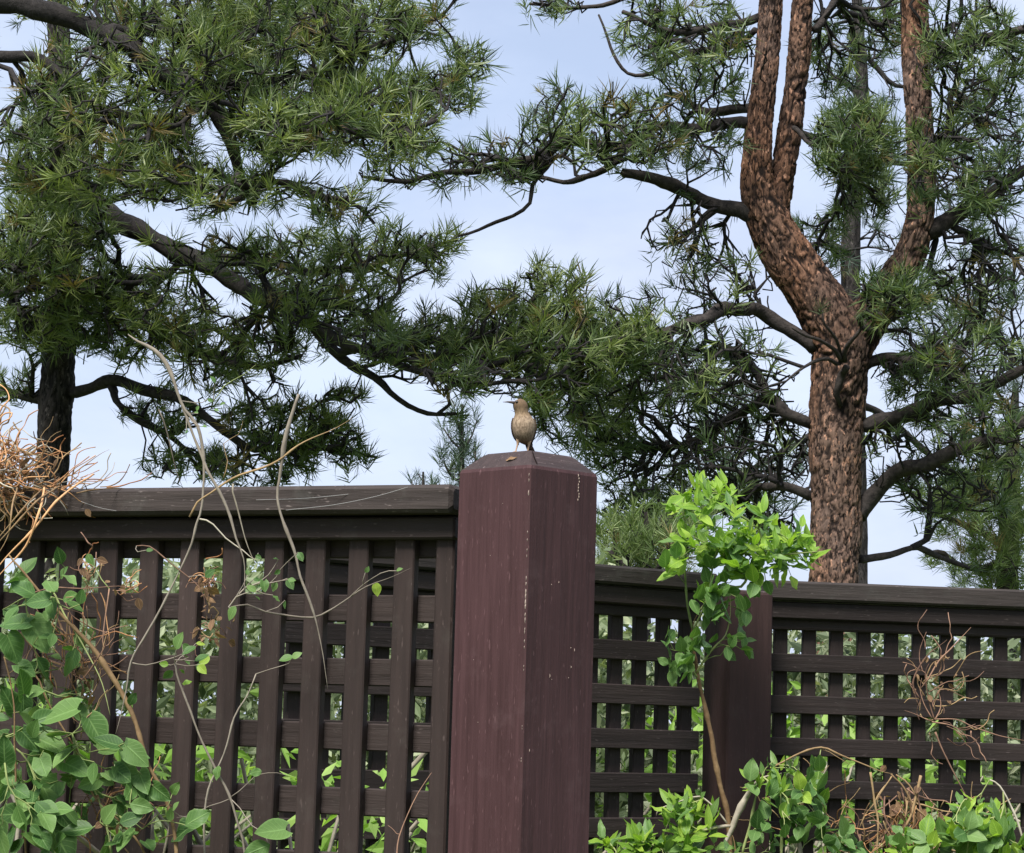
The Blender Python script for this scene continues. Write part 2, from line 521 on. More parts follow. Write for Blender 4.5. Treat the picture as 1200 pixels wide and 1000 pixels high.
class Panel:
    """a fence panel whose reference plane runs from A to B on the ground; local x along it, local y away from the viewer"""
    def __init__(s, A, B):
        s.A, s.B = np.array([A[0], A[1], 0.0]), np.array([B[0], B[1], 0.0])
        d = s.B - s.A
        s.len = np.linalg.norm(d)
        s.d = d / s.len
        s.n = np.array([-s.d[1], s.d[0], 0])
        s.rot = math.atan2(s.d[1], s.d[0])
    def hit(s, px, py, off=0.0):
        d = fw + rt * (px - 600) / F - up * (py - 500) / F
        t = ((s.A + s.n * off - CAM) @ s.n) / (d @ s.n)
        P = CAM + d * t
        return (P - s.A) @ s.d, P[2]
    def z(s, px, py, off=0.0): return s.hit(px, py, off)[1]
    def x(s, px, py, off=0.0): return s.hit(px, py, off)[0]

def put_board(par, name, x0, x1, y0, y1, z0, z1, mat, ch=0.0025, jit=0.0):
    bow = rng.normal() * jit
    me = board_mesh(name, x1 - x0, y1 - y0, z1 - z0, ch, bow)
    tilt = rng.normal() * jit * 1.2
    mw = Matrix.Translation(((x0 + x1) / 2 + rng.normal() * jit * 0.4, (y0 + y1) / 2, (z0 + z1) / 2)) @ Matrix.Rotation(tilt, 4, 'Y')
    return link(name, me, par, mat, mw)

# --- left panel
pl = Panel(at(-170, 600, 3.815)[:2], at(541, 600, 3.42)[:2])
t = thing('lattice_fence', pl.A, 'dark brown lattice fence left of the thick post, hung with vines', 'fence', pl.rot)
zt, zb = pl.z(500, 567.5, -0.03), pl.z(500, 601, -0.03)
put_board(t, 'cap_rail', -0.02, pl.len - 0.004, -0.030, 0.075, zb, zt, WOOD_CAP, 0.006)
zr = pl.z(500, 632)
put_board(t, 'top_rail', -0.02, pl.len - 0.010, -0.002, 0.030, zr, zb - 0.003, WOOD_H, 0.003)
# horizontal slats
ztop = pl.z(490, 698, 0.05); pit = (pl.z(490, 698, 0.05) - pl.z(490, 926, 0.05)) / 3.0 * 1.0
ztop = pl.z(490, 698, 0.05)
pit = (pl.z(490, 698, 0.05) - pl.z(490, 926, 0.05)) / 3
hs = pl.z(490, 698, 0.05) - pl.z(490, 730, 0.05)
print('left pitch', pit, 'slat', hs, 'cap z', zt, 'thk', zt - zb, 'rail', zb - zr)
k = -1
while ztop - k * pit - hs > 0.10:
    z1 = ztop - k * pit
    put_board(t, 'horizontal_slat', 0.0, pl.len - 0.02, 0.034, 0.050, z1 - hs, z1, WOOD_H, 0.002, 0.0008)
    k += 1
xs = [pl.x(p, 800, 0.012) for p in (314, 363.5, 414, 467.5)]
px_ = (xs[3] - xs[0]) / 3
print('left x pitch', px_)
xv = xs + [xs[0] - px_ * (i + 1) for i in range(12)]
for x in xv:
    if x < 0.02: continue
    put_board(t, 'upright_slat', x - 0.0165, x + 0.0165, 0.012, 0.0325, 0.08, zr + 0.03, WOOD_V, 0.002, 0.0010)
x0 = pl.x(506, 800, 0.012)
put_board(t, 'end_stile', x0, pl.x(528, 800, 0.012), 0.010, 0.0328, 0.05, zr + 0.03, WOOD_V, 0.003)
put_board(t, 'bottom_rail', -0.02, pl.len - 0.02, -0.002, 0.011, 0.05, 0.13, WOOD_H, 0.003)
put_board(t, 'back_rail', -0.02, pl.len - 0.02, 0.052, 0.085, zr - 0.012, zb - 0.004, WOOD_H, 0.003)

# --- thick post
c_front = at(622, 546, 3.28)
side = 0.1475
half = side / math.sqrt(2)
pc = np.array([c_front[0] - 0.002, c_front[1] + half, 0])
zp = c_front[2]
rotp = math.radians(45.0)
t = thing('fence_post', pc, 'thick red brown square post in front, with the bird standing on top', 'post', rotp)
post_root = t
def post_mesh(name, s, zc, ch_in, ch_h, r=0.004):
    h = s / 2
    lev = [(0.0, h), (0.3, h), (0.8, h), (1.3, h), (zc - 0.003, h), (zc + 0.002, h - 0.002), (zc + ch_h - 0.003, h - ch_in + 0.002), (zc + ch_h, h - ch_in - 0.003)]
    V = []
    for z, hh in lev:
        c = r
        for sx, sy, first in ((-1, -1, 0), (1, -1, 1), (1, 1, 0), (-1, 1, 1)):
            a = (sx * hh, sy * (hh - c)); b = (sx * (hh - c), sy * hh)
            for p in ((a, b) if first == 0 else (b, a)):
                V.append((p[0], p[1], z))
    V = np.array(V)
    Q = []
    n = len(lev)
    for i in range(n - 1):
        for j in range(8):
            Q.append((i * 8 + j, i * 8 + (j + 1) % 8, (i + 1) * 8 + (j + 1) % 8, (i + 1) * 8 + j))
    V = np.vstack([V, [0, 0, lev[-1][0] + 0.0015]])
    T = [((n - 1) * 8 + j, (n - 1) * 8 + (j + 1) % 8, n * 8) for j in range(8)]
    me = make_mesh(name, V, [np.array(Q), np.array(T)], smooth=False)
    mi = np.zeros(len(Q) + len(T), np.int32); mi[5 * 8:] = 1
    me.polygons.foreach_set('material_index', mi)
    me.materials.append(WOOD_POST); me.materials.append(WOOD_TOP)
    return me
CH_H = 0.027
link('post_shaft', post_mesh('post_shaft', side, zp, 0.026, CH_H), t, WOOD_POST)
# worn paint flecks along the front corner and streaks, thin proud slivers
g = Geo()
r2 = random.Random(4)
def fleck(P, dirs, a, b, sd):
    ux, uz, n = dirs
    k = 6
    ang = [i * 2 * math.pi / k + r2.uniform(-.3, .3) for i in range(k)]
    V = [P + n * 0.0012] + [P + ux * (a * math.cos(q) * r2.uniform(.6, 1)) + uz * (b * math.sin(q) * r2.uniform(.6, 1)) - n * 0.0004 for q in ang]
    g.add(np.array(V), None, [(0, 1 + i, 1 + (i + 1) % k) for i in range(k)])
cr = np.array([-side / 2, -side / 2, 0])
X_, Y_, Z_ = np.eye(3)
for z, s_ in ((0.035, 1), (0.017, .7), (0.10, .6), (0.125, .6), (0.165, .8), (0.185, 1.1), (0.2, 1.2), (0.215, .9), (0.235, .8), (0.255, .7), (0.29, .5), (0.42, .5), (0.37, .4)):
    for _ in range(2):
        P = cr + Z_ * (zp - z + r2.uniform(-.006, .006)) + X_ * 0.0018 + Y_ * 0.0018
        n = -(X_ + Y_) / math.sqrt(2)
        fleck(P, ((X_ - Y_) / math.sqrt(2), Z_, n), 0.0012 * s_, 0.0055 * s_, 0)
for q in range(9):            # droppings streak on the right face
    z = zp - 0.004 - q * 0.0045
    fleck(np.array([0.03 + r2.uniform(-.0012, .0012), -side / 2, z]), (X_, Z_, -Y_), 0.0011 * r2.uniform(.4, 1.2), 0.0036, 0)
for q in range(9):           # scattered nicks
    xq = r2.uniform(-.06, .065)
    fleck(np.array([xq, -side / 2, zp - r2.uniform(.05, .42)]), (X_, Z_, -Y_), 0.00035, r2.uniform(.001, .006), 0)
for q in range(4):
    fleck(np.array([-side / 2, r2.uniform(-.04, .065), zp - r2.uniform(.05, .42)]), (Y_, Z_, -X_), 0.0005, r2.uniform(.0008, .002), 0)
o = link('paint_fleck', g.mesh('paint_fleck', False), t, CHIP)
o['kind'] = 'stuff'
# a crack in the bevel and a loose splinter lying on it
def post_local(P):
    v = np.array(P) - pc
    c, s_ = math.cos(-rotp), math.sin(-rotp)
    return np.array([c * v[0] - s_ * v[1], s_ * v[0] + c * v[1], v[2]])
bm_split = tube([(-side / 2 + 0.020, -side / 2 + 0.004, zp + 0.0047), (-side / 2 + 0.024, -side / 2 + 0.014, zp + 0.0152), (-side / 2 + 0.03, -side / 2 + 0.024, zp + 0.0256)], [0.0007, 0.0011, 0.0006], 5)
DARK, _n, _bb = new_mat('open_grain_split', 0.95, 0.05)
_bb.inputs['Base Color'].default_value = (0.012, 0.009, 0.009, 1)
link('grain_split', make_mesh('grain_split', bm_split[0], [bm_split[1], np.array(bm_split[2])]), t, DARK)

# --- far panel A (runs back behind the thick post to the second post)
pa = Panel(at(330, 700, 4.42)[:2], at(824, 700, 5.06)[:2])
zA_t = pa.z(703, 661, -0.03)
t = thing('lattice_fence', pa.A, 'short shaded lattice fence section between the thick post and the slimmer post', 'fence', pa.rot)
pb = Panel(at(897, 700, 5.19)[:2], at(1330, 700, 5.33)[:2])
zB_t = pb.z(1000, 683.5, -0.03)
print('cap z A', zA_t, 'B', zB_t)
def far_panel(t, p, xref, rows, vpx, zc, zcb, zrb, x_end_h, x_end_cap, wv):
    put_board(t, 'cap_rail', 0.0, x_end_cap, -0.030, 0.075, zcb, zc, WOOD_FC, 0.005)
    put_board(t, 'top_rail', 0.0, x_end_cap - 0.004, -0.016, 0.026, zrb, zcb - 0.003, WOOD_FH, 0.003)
    zs = [(p.z(xref, a), p.z(xref, b)) for a, b in rows]
    pit = (zs[0][0] - zs[-1][0]) / (len(zs) - 1)
    op = np.mean([a - b for a, b in zs])
    sl = pit - op
    k = -1
    print('far pitch', pit, 'open', op)
    while zs[0][1] - k * pit - sl > 0.1:
        z1 = zs[0][1] - k * pit
        if z1 < zrb + 0.02 or k >= 0:
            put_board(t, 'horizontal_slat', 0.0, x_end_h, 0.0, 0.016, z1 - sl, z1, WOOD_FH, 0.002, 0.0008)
        k += 1
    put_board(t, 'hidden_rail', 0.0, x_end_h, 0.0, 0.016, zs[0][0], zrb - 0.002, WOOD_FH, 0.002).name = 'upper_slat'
    xs = [p.x(q, 800, 0.018) for q in vpx]
    px_ = (xs[-1] - xs[0]) / (len(xs) - 1)
    print('far x pitch', px_)
    x = xs[0]
    while x - px_ > 0.03: x -= px_
    while x < x_end_h - 0.015:
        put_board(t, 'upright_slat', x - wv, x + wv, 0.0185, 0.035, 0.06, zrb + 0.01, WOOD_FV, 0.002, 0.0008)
        x += px_
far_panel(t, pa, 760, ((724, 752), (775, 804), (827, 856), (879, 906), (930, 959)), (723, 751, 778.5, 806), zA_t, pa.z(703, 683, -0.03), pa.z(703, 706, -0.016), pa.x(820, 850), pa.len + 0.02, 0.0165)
t = thing('lattice_fence', pb.A, 'long lattice fence section right of the slimmer post, below the big pine trunk', 'fence', pb.rot)
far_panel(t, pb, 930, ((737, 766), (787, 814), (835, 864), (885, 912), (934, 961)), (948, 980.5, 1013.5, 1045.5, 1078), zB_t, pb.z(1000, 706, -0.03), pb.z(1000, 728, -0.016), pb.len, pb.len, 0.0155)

# --- second post
f2 = at(853, 800, 5.055)
s2 = 0.112
a2 = math.radians(24)
t = thing('fence_post', (f2[0], f2[1], 0), 'slimmer dark post further back, half hidden by the lime green vine', 'post', a2)
zp2 = zA_t - 0.028
me = post_mesh('post_shaft', s2, zp2 - 0.01, 0.004, 0.006)
me.materials[0] = WOOD_POST2
mo = link('post_shaft', me, t, WOOD_POST2, Matrix.Translation((s2 / 2, s2 / 2, 0)))

# ------------------------------------------------------------------ bird
def bird():
    Yb = 3.375
    base = at(613, 529, Yb)
    base[2] = zp + CH_H + 0.0016
    s = Yb / F                      # metres per photo pixel
    t = thing('bird', base, 'small tan brown wren with thin beak turned left, standing on top of the thick post', 'bird')
    m, nt, b = new_mat('wren_plumage', 0.85, 0.15)
    tc = nt.nodes.new('ShaderNodeTexCoord')
    sep = nt.nodes.new('ShaderNodeSeparateXYZ')
    nt.links.new(tc.outputs['Object'], sep.inputs[0])
    zc = mathn(nt, 'DIVIDE', sep.outputs[2], 0.08)
    n = noise(nt, tc.outputs['Object'], 130, 5, 0.7, (1, 1, 0.45))
    n2 = noise(nt, tc.outputs['Object'], 420, 3, 0.7, (1, 1, 0.35))
    c = ramp(nt, [(0.16, (0.125, 0.09, 0.064)), (0.36, (0.26, 0.19, 0.135)), (0.6, (0.33, 0.25, 0.175)), (0.72, (0.21, 0.148, 0.09)), (0.88, (0.135, 0.09, 0.052))], mathn(nt, 'ADD', zc, mathn(nt, 'MULTIPLY', mathn(nt, 'SUBTRACT', n, 0.5), 0.25)))
    back = ramp(nt, [(0.42, (0, 0, 0)), (0.62, (1, 1, 1))], mathn(nt, 'ADD', 0.5, mathn(nt, 'MULTIPLY', sep.outputs[1], 40.0)))
    c = mixc(nt, back, c, (0.13, 0.085, 0.05))
    c = mixc(nt, ramp(nt, [(0.38, (0.7,) * 3), (0.58, (0, 0, 0))], n2), c, (0.09, 0.062, 0.042))
    nt.links.new(c, b.inputs['Base Color'])
    bump(nt, b, n2, 0.6, 0.0015)
    wm, nt, b = new_mat('wren_wing', 0.85, 0.15)
    tc = nt.nodes.new('ShaderNodeTexCoord')
    wv = nt.nodes.new('ShaderNodeTexWave')
    wv.wave_type = 'BANDS'; wv.bands_direction = 'Z'
    wv.inputs['Scale'].default_value = 130
    wv.inputs['Distortion'].default_value = 3
    nt.links.new(tc.outputs['Object'], wv.inputs['Vector'])
    nt.links.new(ramp(nt, [(0.3, (0.022, 0.016, 0.012)), (0.65, (0.085, 0.058, 0.038))], wv.outputs['Fac']), b.inputs['Base Color'])
    lm, _, b = new_mat('wren_leg', 0.6, 0.3)
    b.inputs['Base Color'].default_value = (0.36, 0.24, 0.15, 1)
    bk, _, b = new_mat('wren_beak', 0.4, 0.4)
    b.inputs['Base Color'].default_value = (0.07, 0.055, 0.05, 1)
    em, _, b = new_mat('wren_eye', 0.08, 0.6)
    b.inputs['Base Color'].default_value = (0.006, 0.005, 0.005, 1)
    # body: one closed surface of stacked rings (x centre, y centre, half width, half depth) by height in photo pixels
    rows = [(11.0, 3.0, 5.0, 1.5, 2.0), (12.5, 2.2, 3.5, 6.0, 6.5), (15, 1.2, 2.2, 9.2, 9.5), (19, .5, 1.0, 11.8, 11.8), (24, 0.2, 0, 13.6, 13.2),
            (30, 0.0, -.6, 14.5, 14.0), (36, -.2, -.6, 14.3, 13.8), (41, -.6, -.2, 12.6, 12.4), (45, -1.6, .2, 10.2, 10.8), (48.5, -2.8, .0, 8.6, 9.6), (52, -3.8, -.6, 8.5, 9.3),
            (55.5, -4.5, -1.0, 9.1, 9.4), (59, -5.0, -1.0, 8.6, 8.9), (62, -5.0, -.8, 6.6, 7.2), (64.2, -5.0, -.4, 4.0, 4.6), (65, -5.0, -.2, 1.2, 1.4)]
    R_ = np.array(rows)
    R_[:10, 3] *= 0.95
    hh = np.linspace(R_[0, 0], R_[-1, 0], 44)
    C_ = np.stack([np.interp(hh, R_[:, 0], R_[:, j]) for j in range(1, 5)], -1)
    for j in range(4):
        for _ in range(2): C_[1:-1, j] = (C_[:-2, j] + 2 * C_[1:-1, j] + C_[2:, j]) / 4
    k = 28
    th = np.arange(k) * 2 * math.pi / k
    rr = np.random.default_rng(3)
    V = np.stack([C_[:, 0:1] + C_[:, 2:3] * np.cos(th), C_[:, 1:2] + C_[:, 3:4] * np.sin(th), np.repeat(hh[:, None], k, 1)], -1).reshape(-1, 3)
    V[:, :2] += rr.normal(size=(len(V), 2)) * 0.10
    i = np.arange(len(hh) - 1)[:, None] * k
    j = np.arange(k)[None]
    Q = np.stack([i + j, i + (j + 1) % k, i + k + (j + 1) % k, i + k + j], -1).reshape(-1, 4)
    V = np.vstack([V, [C_[0, 0], C_[0, 1], hh[0] - .5], [C_[-1, 0], C_[-1, 1], hh[-1] + .3]])
    T = [(len(V) - 2, (q + 1) % k, q) for q in range(k)] + [(len(V) - 1, (len(hh) - 1) * k + q, (len(hh) - 1) * k + (q + 1) % k) for q in range(k)]
    link('body', make_mesh('body', V * s, [Q, np.array(T)]), t, m)
    # head looks to the left and a little towards the viewer: beak from (-12.5, -5, 59)
    V, Q, T = tube(np.array([(-11.0, -4.5, 59.2), (-15.5, -6.2, 59.7), (-20, -7.8, 59.8), (-25.5, -9.6, 59.2)]) * s, np.array([2.2, 1.5, .95, .3]) * s, 8)
    link('beak', make_mesh('beak', V, [Q, np.array(T)]), t, bk)
    def ball(c, r, n=10):
        V = []
        for a in range(n + 1):
            p = math.pi * a / n
            for q in range(n): V.append((c[0] + r * math.sin(p) * math.cos(2 * math.pi * q / n), c[1] + r * math.sin(p) * math.sin(2 * math.pi * q / n), c[2] + r * math.cos(p)))
        Q = [(a * n + q, (a + 1) * n + q, (a + 1) * n + (q + 1) % n, a * n + (q + 1) % n) for a in range(n) for q in range(n)]
        return np.array(V), np.array(Q)
    for c in ((-9.0, -8.4, 60.0), (-9.0, 6.4, 60.0)):
        V, Q = ball(np.array(c) * s, 1.65 * s)
        link('eye', make_mesh('eye', V, [Q]), t, em)
    # folded wings: flattened leaf shapes lying along each flank
    for sg in (-1, 1):
        Vw, Qw = [], []
        nt_, ns_ = 14, 7
        for a in range(nt_):
            q = a / (nt_ - 1)
            z = 42 - q * 31
            wd = 8.4 * math.sin(math.pi * min(1, q * 0.86 + 0.14)) ** 0.8 + .3
            xc = np.interp(z, R_[:, 0], R_[:, 3]) + np.interp(z, R_[:, 0], R_[:, 1]) * sg
            for e in range(ns_):
                v = e / (ns_ - 1) * 2 - 1
                ang = 0.34 + v * wd / 14
                rx = max(np.interp(z, R_[:, 0], R_[:, 3]), 7.6) + 1.2
                ry = max(np.interp(z, R_[:, 0], R_[:, 4]), 7.6) + 1.2
                x = np.interp(z, R_[:, 0], R_[:, 1]) + sg * rx * math.cos(ang)
                y = np.interp(z, R_[:, 0], R_[:, 2]) + ry * math.sin(ang) + 2.5 * q
                Vw.append((x, y, z))
        n0 = len(Vw)
        ctr = np.array([0, 0, 0])
        Vw = np.array(Vw)
        off = (Vw - np.stack([np.zeros(n0), np.zeros(n0), Vw[:, 2]], -1))
        off /= np.linalg.norm(off, axis=1)[:, None]
        Vall = np.vstack([Vw + off * 0.35, Vw - off * 0.9])
        for a in range(nt_ - 1):
            for e in range(ns_ - 1):
                p = a * ns_ + e
                Qw.append((p, p + 1, p + ns_ + 1, p + ns_))
                Qw.append((n0 + p, n0 + p + ns_, n0 + p + ns_ + 1, n0 + p + 1))
        rim = [a * ns_ for a in range(nt_)] + [(nt_ - 1) * ns_ + e for e in range(1, ns_)] + [a * ns_ + ns_ - 1 for a in range(nt_ - 2, -1, -1)] + list(range(ns_ - 2, 0, -1))
        for a in range(len(rim)):
            p, q = rim[a], rim[(a + 1) % len(rim)]
            Qw.append((p, q, n0 + q, n0 + p))
        link('wing', make_mesh('wing', Vall * s, [np.array(Qw)]), t, wm)
    # tail: narrow wedge of feathers hanging behind, seen to the right
    Vt, Qt = [], []
    for a in range(6):
        q = a / 5
        c = np.array([4.5 + 6.5 * q, 5 + 7 * q, 15 - 13.5 * q])
        wd = 3.0 + 1.5 * math.sin(q * 2.4)
        for e, h in ((-1, 0), (0, .7), (1, 0), (0, -.5)):
            Vt.append(c + np.array([e * wd, -e * .4, h]))
    for a in range(5):
        for e in range(4):
            Qt.append((a * 4 + e, a * 4 + (e + 1) % 4, a * 4 + 4 + (e + 1) % 4, a * 4 + 4 + e))
    Qt += [(3, 2, 1, 0), (20, 21, 22, 23)]
    link('tail', make_mesh('tail', np.array(Vt) * s, [np.array(Qt)]), t, wm)
    # legs with feathered thigh, joint and four toes
    for hip, foot in (((-6.0, -1.5, 15.5), (-8.6, -4.0, 0.9)), ((7.0, -.5, 15), (5.2, -2.6, .9))):
        g = Geo()
        hip, foot = np.array(hip), np.array(foot)
        knee = (hip + foot) / 2 + np.array([0.4, 1.6, 1.4])
        g.add(*tube(np.array([hip + (0, 0, 2), hip * .6 + knee * .4, knee, foot + (0, .3, 1.5), foot]) * s, np.array([3.0, 1.9, 1.05, .85, .9]) * s, 8))
        lg = link('leg', g.mesh('leg'), t, lm)
        for q, ln in ((-100, 5.2), (-58, 5.0), (-140, 4.8), (85, 4.2)):
            d = np.array([math.cos(math.radians(q)), math.sin(math.radians(q)), 0])
            gt = tube(np.array([foot, foot + d * ln * .5 + (0, 0, .3), foot + d * ln + (0, 0, -.35)]) * s, np.array([.8, .65, .3]) * s, 6)
            link('toe', make_mesh('toe', gt[0], [gt[1], np.array(gt[2])]), lg, lm)
bird()

# ------------------------------------------------------------------ branching
class Skel:
    def __init__(s, seed):
        s.P, s.par, s.cost, s.r = [], [], [], []
        s.rng = np.random.default_rng(seed)
        s.tips = []           # (node, dir)
    def chain(s, P, R, root=-1, cost0=0.0):
        p = root
        c = cost0
        for i in range(len(P)):
            s.P.append(P[i]); s.par.append(p); s.r.append(R[i]); s.cost.append(c)
            p = len(s.P) - 1
            c += 0.02
    def grow(s, pts, balance=0.25, step=0.08, lift=0.5, wig=0.012, maxd=None, r_tip=0.003):
        """join every point to the nearest branch by a curved twig"""
        s.base = len(s.P)
        s.tip_of = []
        n0 = len(s.P)
        cap = n0 + len(pts) * 40
        P = np.zeros((cap, 3)); P[:n0] = np.array(s.P)
        C = np.zeros(cap); C[:n0] = s.cost
        n = n0
        d0 = np.array([np.min(np.sum((P[:n0] - q) ** 2, 1)) for q in pts])
        order = np.argsort(d0)
        for idx in order:
            q = pts[idx]
            D = np.sqrt(np.sum((P[:n] - q) ** 2, 1))
            i = int(np.argmin(D + balance * C[:n]))
            for _ in range(8):
                pa = s.par[i]
                if pa < 0: break
                bd = P[i] - P[pa]
                v = q - P[i]
                if (bd @ v) > 0.5 * np.linalg.norm(bd) * np.linalg.norm(v): break
                if np.linalg.norm(q - P[pa]) > 1.5 * D[int(i)] + 0.05 : break
                i = pa
            A = P[i]
            v = q - A
            Ln = np.linalg.norm(v)
            if Ln < 0.02: continue
            if maxd and Ln > maxd: continue
            dr = v / Ln
            pd = P[i] - P[s.par[i]] if s.par[i] >= 0 else dr
            pd = pd / (np.linalg.norm(pd) + 1e-9)
            t0 = (pd * 0.9 + dr * 0.4) * Ln
            t1 = (dr * 0.6 + np.array([0, 0, lift]) + s.rng.normal(size=3) * 0.35) * Ln
            m = max(2, int(Ln / step))
            tt = np.arange(1, m + 1) / m
            h = np.stack([2 * tt ** 3 - 3 * tt ** 2 + 1, tt ** 3 - 2 * tt ** 2 + tt, -2 * tt ** 3 + 3 * tt ** 2, tt ** 3 - tt ** 2], -1)
            pts_ = h[:, 0:1] * A + h[:, 1:2] * t0 + h[:, 2:3] * q + h[:, 3:4] * t1
            nz = s.rng.normal(size=(m + 1, 3)) * wig * 1.8
            nz = (nz[:-1] + nz[1:]) / 2 * np.minimum(1, np.arange(1, m + 1) / 2)[:, None]
            nz[-1] = 0
            pts_ += nz
            p = i
            for a in range(m):
                P[n] = pts_[a]
                C[n] = C[p] + np.linalg.norm(pts_[a] - P[p])
                s.P.append(pts_[a]); s.par.append(p); s.r.append(0.0); s.cost.append(C[n])
                p = n
                n += 1
            dd = pts_[-1] - (pts_[-2] if m > 1 else A)
            s.tips.append((p, dd / (np.linalg.norm(dd) + 1e-9)))
            s.tip_of.append(int(idx))
        s.P = list(P[:n])
        # pipe model radii for grown nodes
        acc = np.zeros(n)
        kids = [[] for _ in range(n)]
        for i in range(s.base, n): kids[s.par[i]].append(i)
        e = 2.5
        rad = np.zeros(n)
        for i in range(n - 1, s.base - 1, -1):
            sm = acc[i]
            rad[i] = max(r_tip, sm ** (1 / e)) if sm > 0 else r_tip
            acc[s.par[i]] += rad[i] ** e
        s.rad = rad
        s.kids = kids
    def twig_geo(s, g, rmax=0.03, sides=(4, 6)):
        n = len(s.P)
        done = np.zeros(n, bool)
        for tip, _ in s.tips[::-1]:
            if done[tip]: continue
            ch = [tip]
            done[tip] = True
            p = s.par[tip]
            while p >= s.base and not done[p]:
                ch.append(p); done[p] = True
                p = s.par[p]
            if p >= 0: ch.append(p)
            ch = ch[::-1]
            R = np.array([min(rmax, s.rad[c]) if c >= s.base else min(rmax, s.rad[ch[1]] * 1.1) for c in ch])
            P = np.array([s.P[c] for c in ch])
            if len(P) < 2: continue
            V, Q, T = tube(P, R, sides[1] if R.max() > 0.008 else sides[0], False)
            g.add(V, Q, None, 0)

def voronoi_bark(theta, v, Ravg, cell_u, cell_v, rng):
    """F2-F1 and cell random on the unrolled trunk"""
    per = max(4, int(round(2 * math.pi * Ravg / cell_u)))
    u = theta / (2 * math.pi) * per
    w = v / cell_v
    nv = int(w.max()) + 4
    jit = rng.uniform(0.08, 0.92, size=(nv + 2, per, 2))
    rv = rng.uniform(size=(nv + 2, per))
    iu, iv = np.floor(u).astype(int), np.floor(w).astype(int)
    f1 = np.full(u.shape, 9.0); f2 = np.full(u.shape, 9.0); rid = np.zeros(u.shape)
    for a in (-1, 0, 1):
        for b in (-1, 0, 1):
            cu, cv = iu + a, iv + b
            j = jit[np.clip(cv + 1, 0, nv + 1), cu % per]
            d = np.hypot(cu + j[..., 0] - u, cv + j[..., 1] - w)
            new = d < f1
            f2 = np.where(new, f1, np.minimum(f2, d))
            rid = np.where(new, rv[np.clip(cv + 1, 0, nv + 1), cu % per], rid)
            f1 = np.where(new, d, f1)
    return f2 - f1, rid

def vnoise(u, w, per, fr, rng):
    """smooth value noise in -1..1, periodic round the trunk"""
    p = max(3, int(round(per * fr)))
    x = u / per * p
    y = w * fr
    g = rng.uniform(-1, 1, (int(y.max()) + 3, p))
    x0, y0 = np.floor(x).astype(int), np.floor(y).astype(int)
    fx, fy = x - x0, y - y0
    fx, fy = fx * fx * (3 - 2 * fx), fy * fy * (3 - 2 * fy)
    a, b = g[y0, x0 % p], g[y0, (x0 + 1) % p]
    c, d = g[y0 + 1, x0 % p], g[y0 + 1, (x0 + 1) % p]
    return (a * (1 - fx) + b * fx) * (1 - fy) + (c * (1 - fx) + d * fx) * fy

def bark_tube(name, pts, step=0.016, k=72, cell=(0.05, 0.10), depth=0.018, seed=1, wig=0.0):
    r = np.random.default_rng(seed)
    P, R = spline(pts, step, r, wig)
    for _ in range(6):
        R[1:-1] = (R[:-2] + R[1:-1] + R[2:]) / 3
    T, U, W = frames(P)
    s = np.concatenate([[0], np.cumsum(np.linalg.norm(np.diff(P, axis=0), axis=1))])
    th = np.arange(k) * 2 * math.pi / k
    TH, SS = np.meshgrid(th, s)
    # the plate pattern wanders, breaks and merges
    per = max(4, int(round(2 * math.pi * R.mean() / cell[0])))
    U_ = TH / (2 * math.pi) * per
    W_ = SS / cell[1]
    wu = vnoise(U_, W_, per, 1.0, r) + 0.6 * vnoise(U_, W_, per, 2.3, r)
    wv = vnoise(U_, W_, per, 1.0, r) + 0.6 * vnoise(U_, W_, per, 2.3, r)
    THw = ((U_ + 0.62 * wu) / per * 2 * math.pi) % (2 * math.pi)
    SSw = np.maximum(SS + cell[1] * 0.55 * wv, 0)
    e, rid = voronoi_bark(THw, SSw, R.mean(), cell[0], cell[1], r)
    e2, rid2 = voronoi_bark((THw + 0.3) % (2 * math.pi), SSw * 1.1 + 0.02, R.mean(), cell[0] * 0.42, cell[1] * 0.36, r)
    big = vnoise(U_, W_, per, 0.45, r)
    fl = np.clip((e + 0.14 * big) / 0.30, 0, 1)
    fl = fl * fl * (3 - 2 * fl)
    f2 = np.clip(e2 / 0.4, 0, 1)
    fine = vnoise(U_, W_, per, 5.0, r)
    H = R[:, None] * (1 + 0.04 * np.sin(TH * 2 + SS * 1.3) + 0.03 * np.sin(TH * 3 - SS * 2.1)) + depth * (-0.9 + fl * (0.7 + 0.5 * rid) + f2 * (0.12 + 0.22 * rid2) + 0.16 * fine) + 0.012 * big * (R[:, None] / 0.15)
    rid = 0.5 * rid + 0.5 * rid2
    fl = np.clip(fl * (0.45 + 0.55 * f2) + 0.18 * fine, 0, 1)
    V = P[:, None] + H[..., None] * (np.cos(TH)[..., None] * U[:, None] + np.sin(TH)[..., None] * W[:, None])
    n = len(P)
    i = np.arange(n - 1)[:, None] * k
    j = np.arange(k)[None, :]
    Q = np.stack([i + j, i + (j + 1) % k, i + k + (j + 1) % k, i + k + j], -1).reshape(-1, 4)
    return make_mesh(name, V.reshape(-1, 3), [Q], attrs={'fiss': fl.ravel(), 'plate': rid.ravel()}), P, R

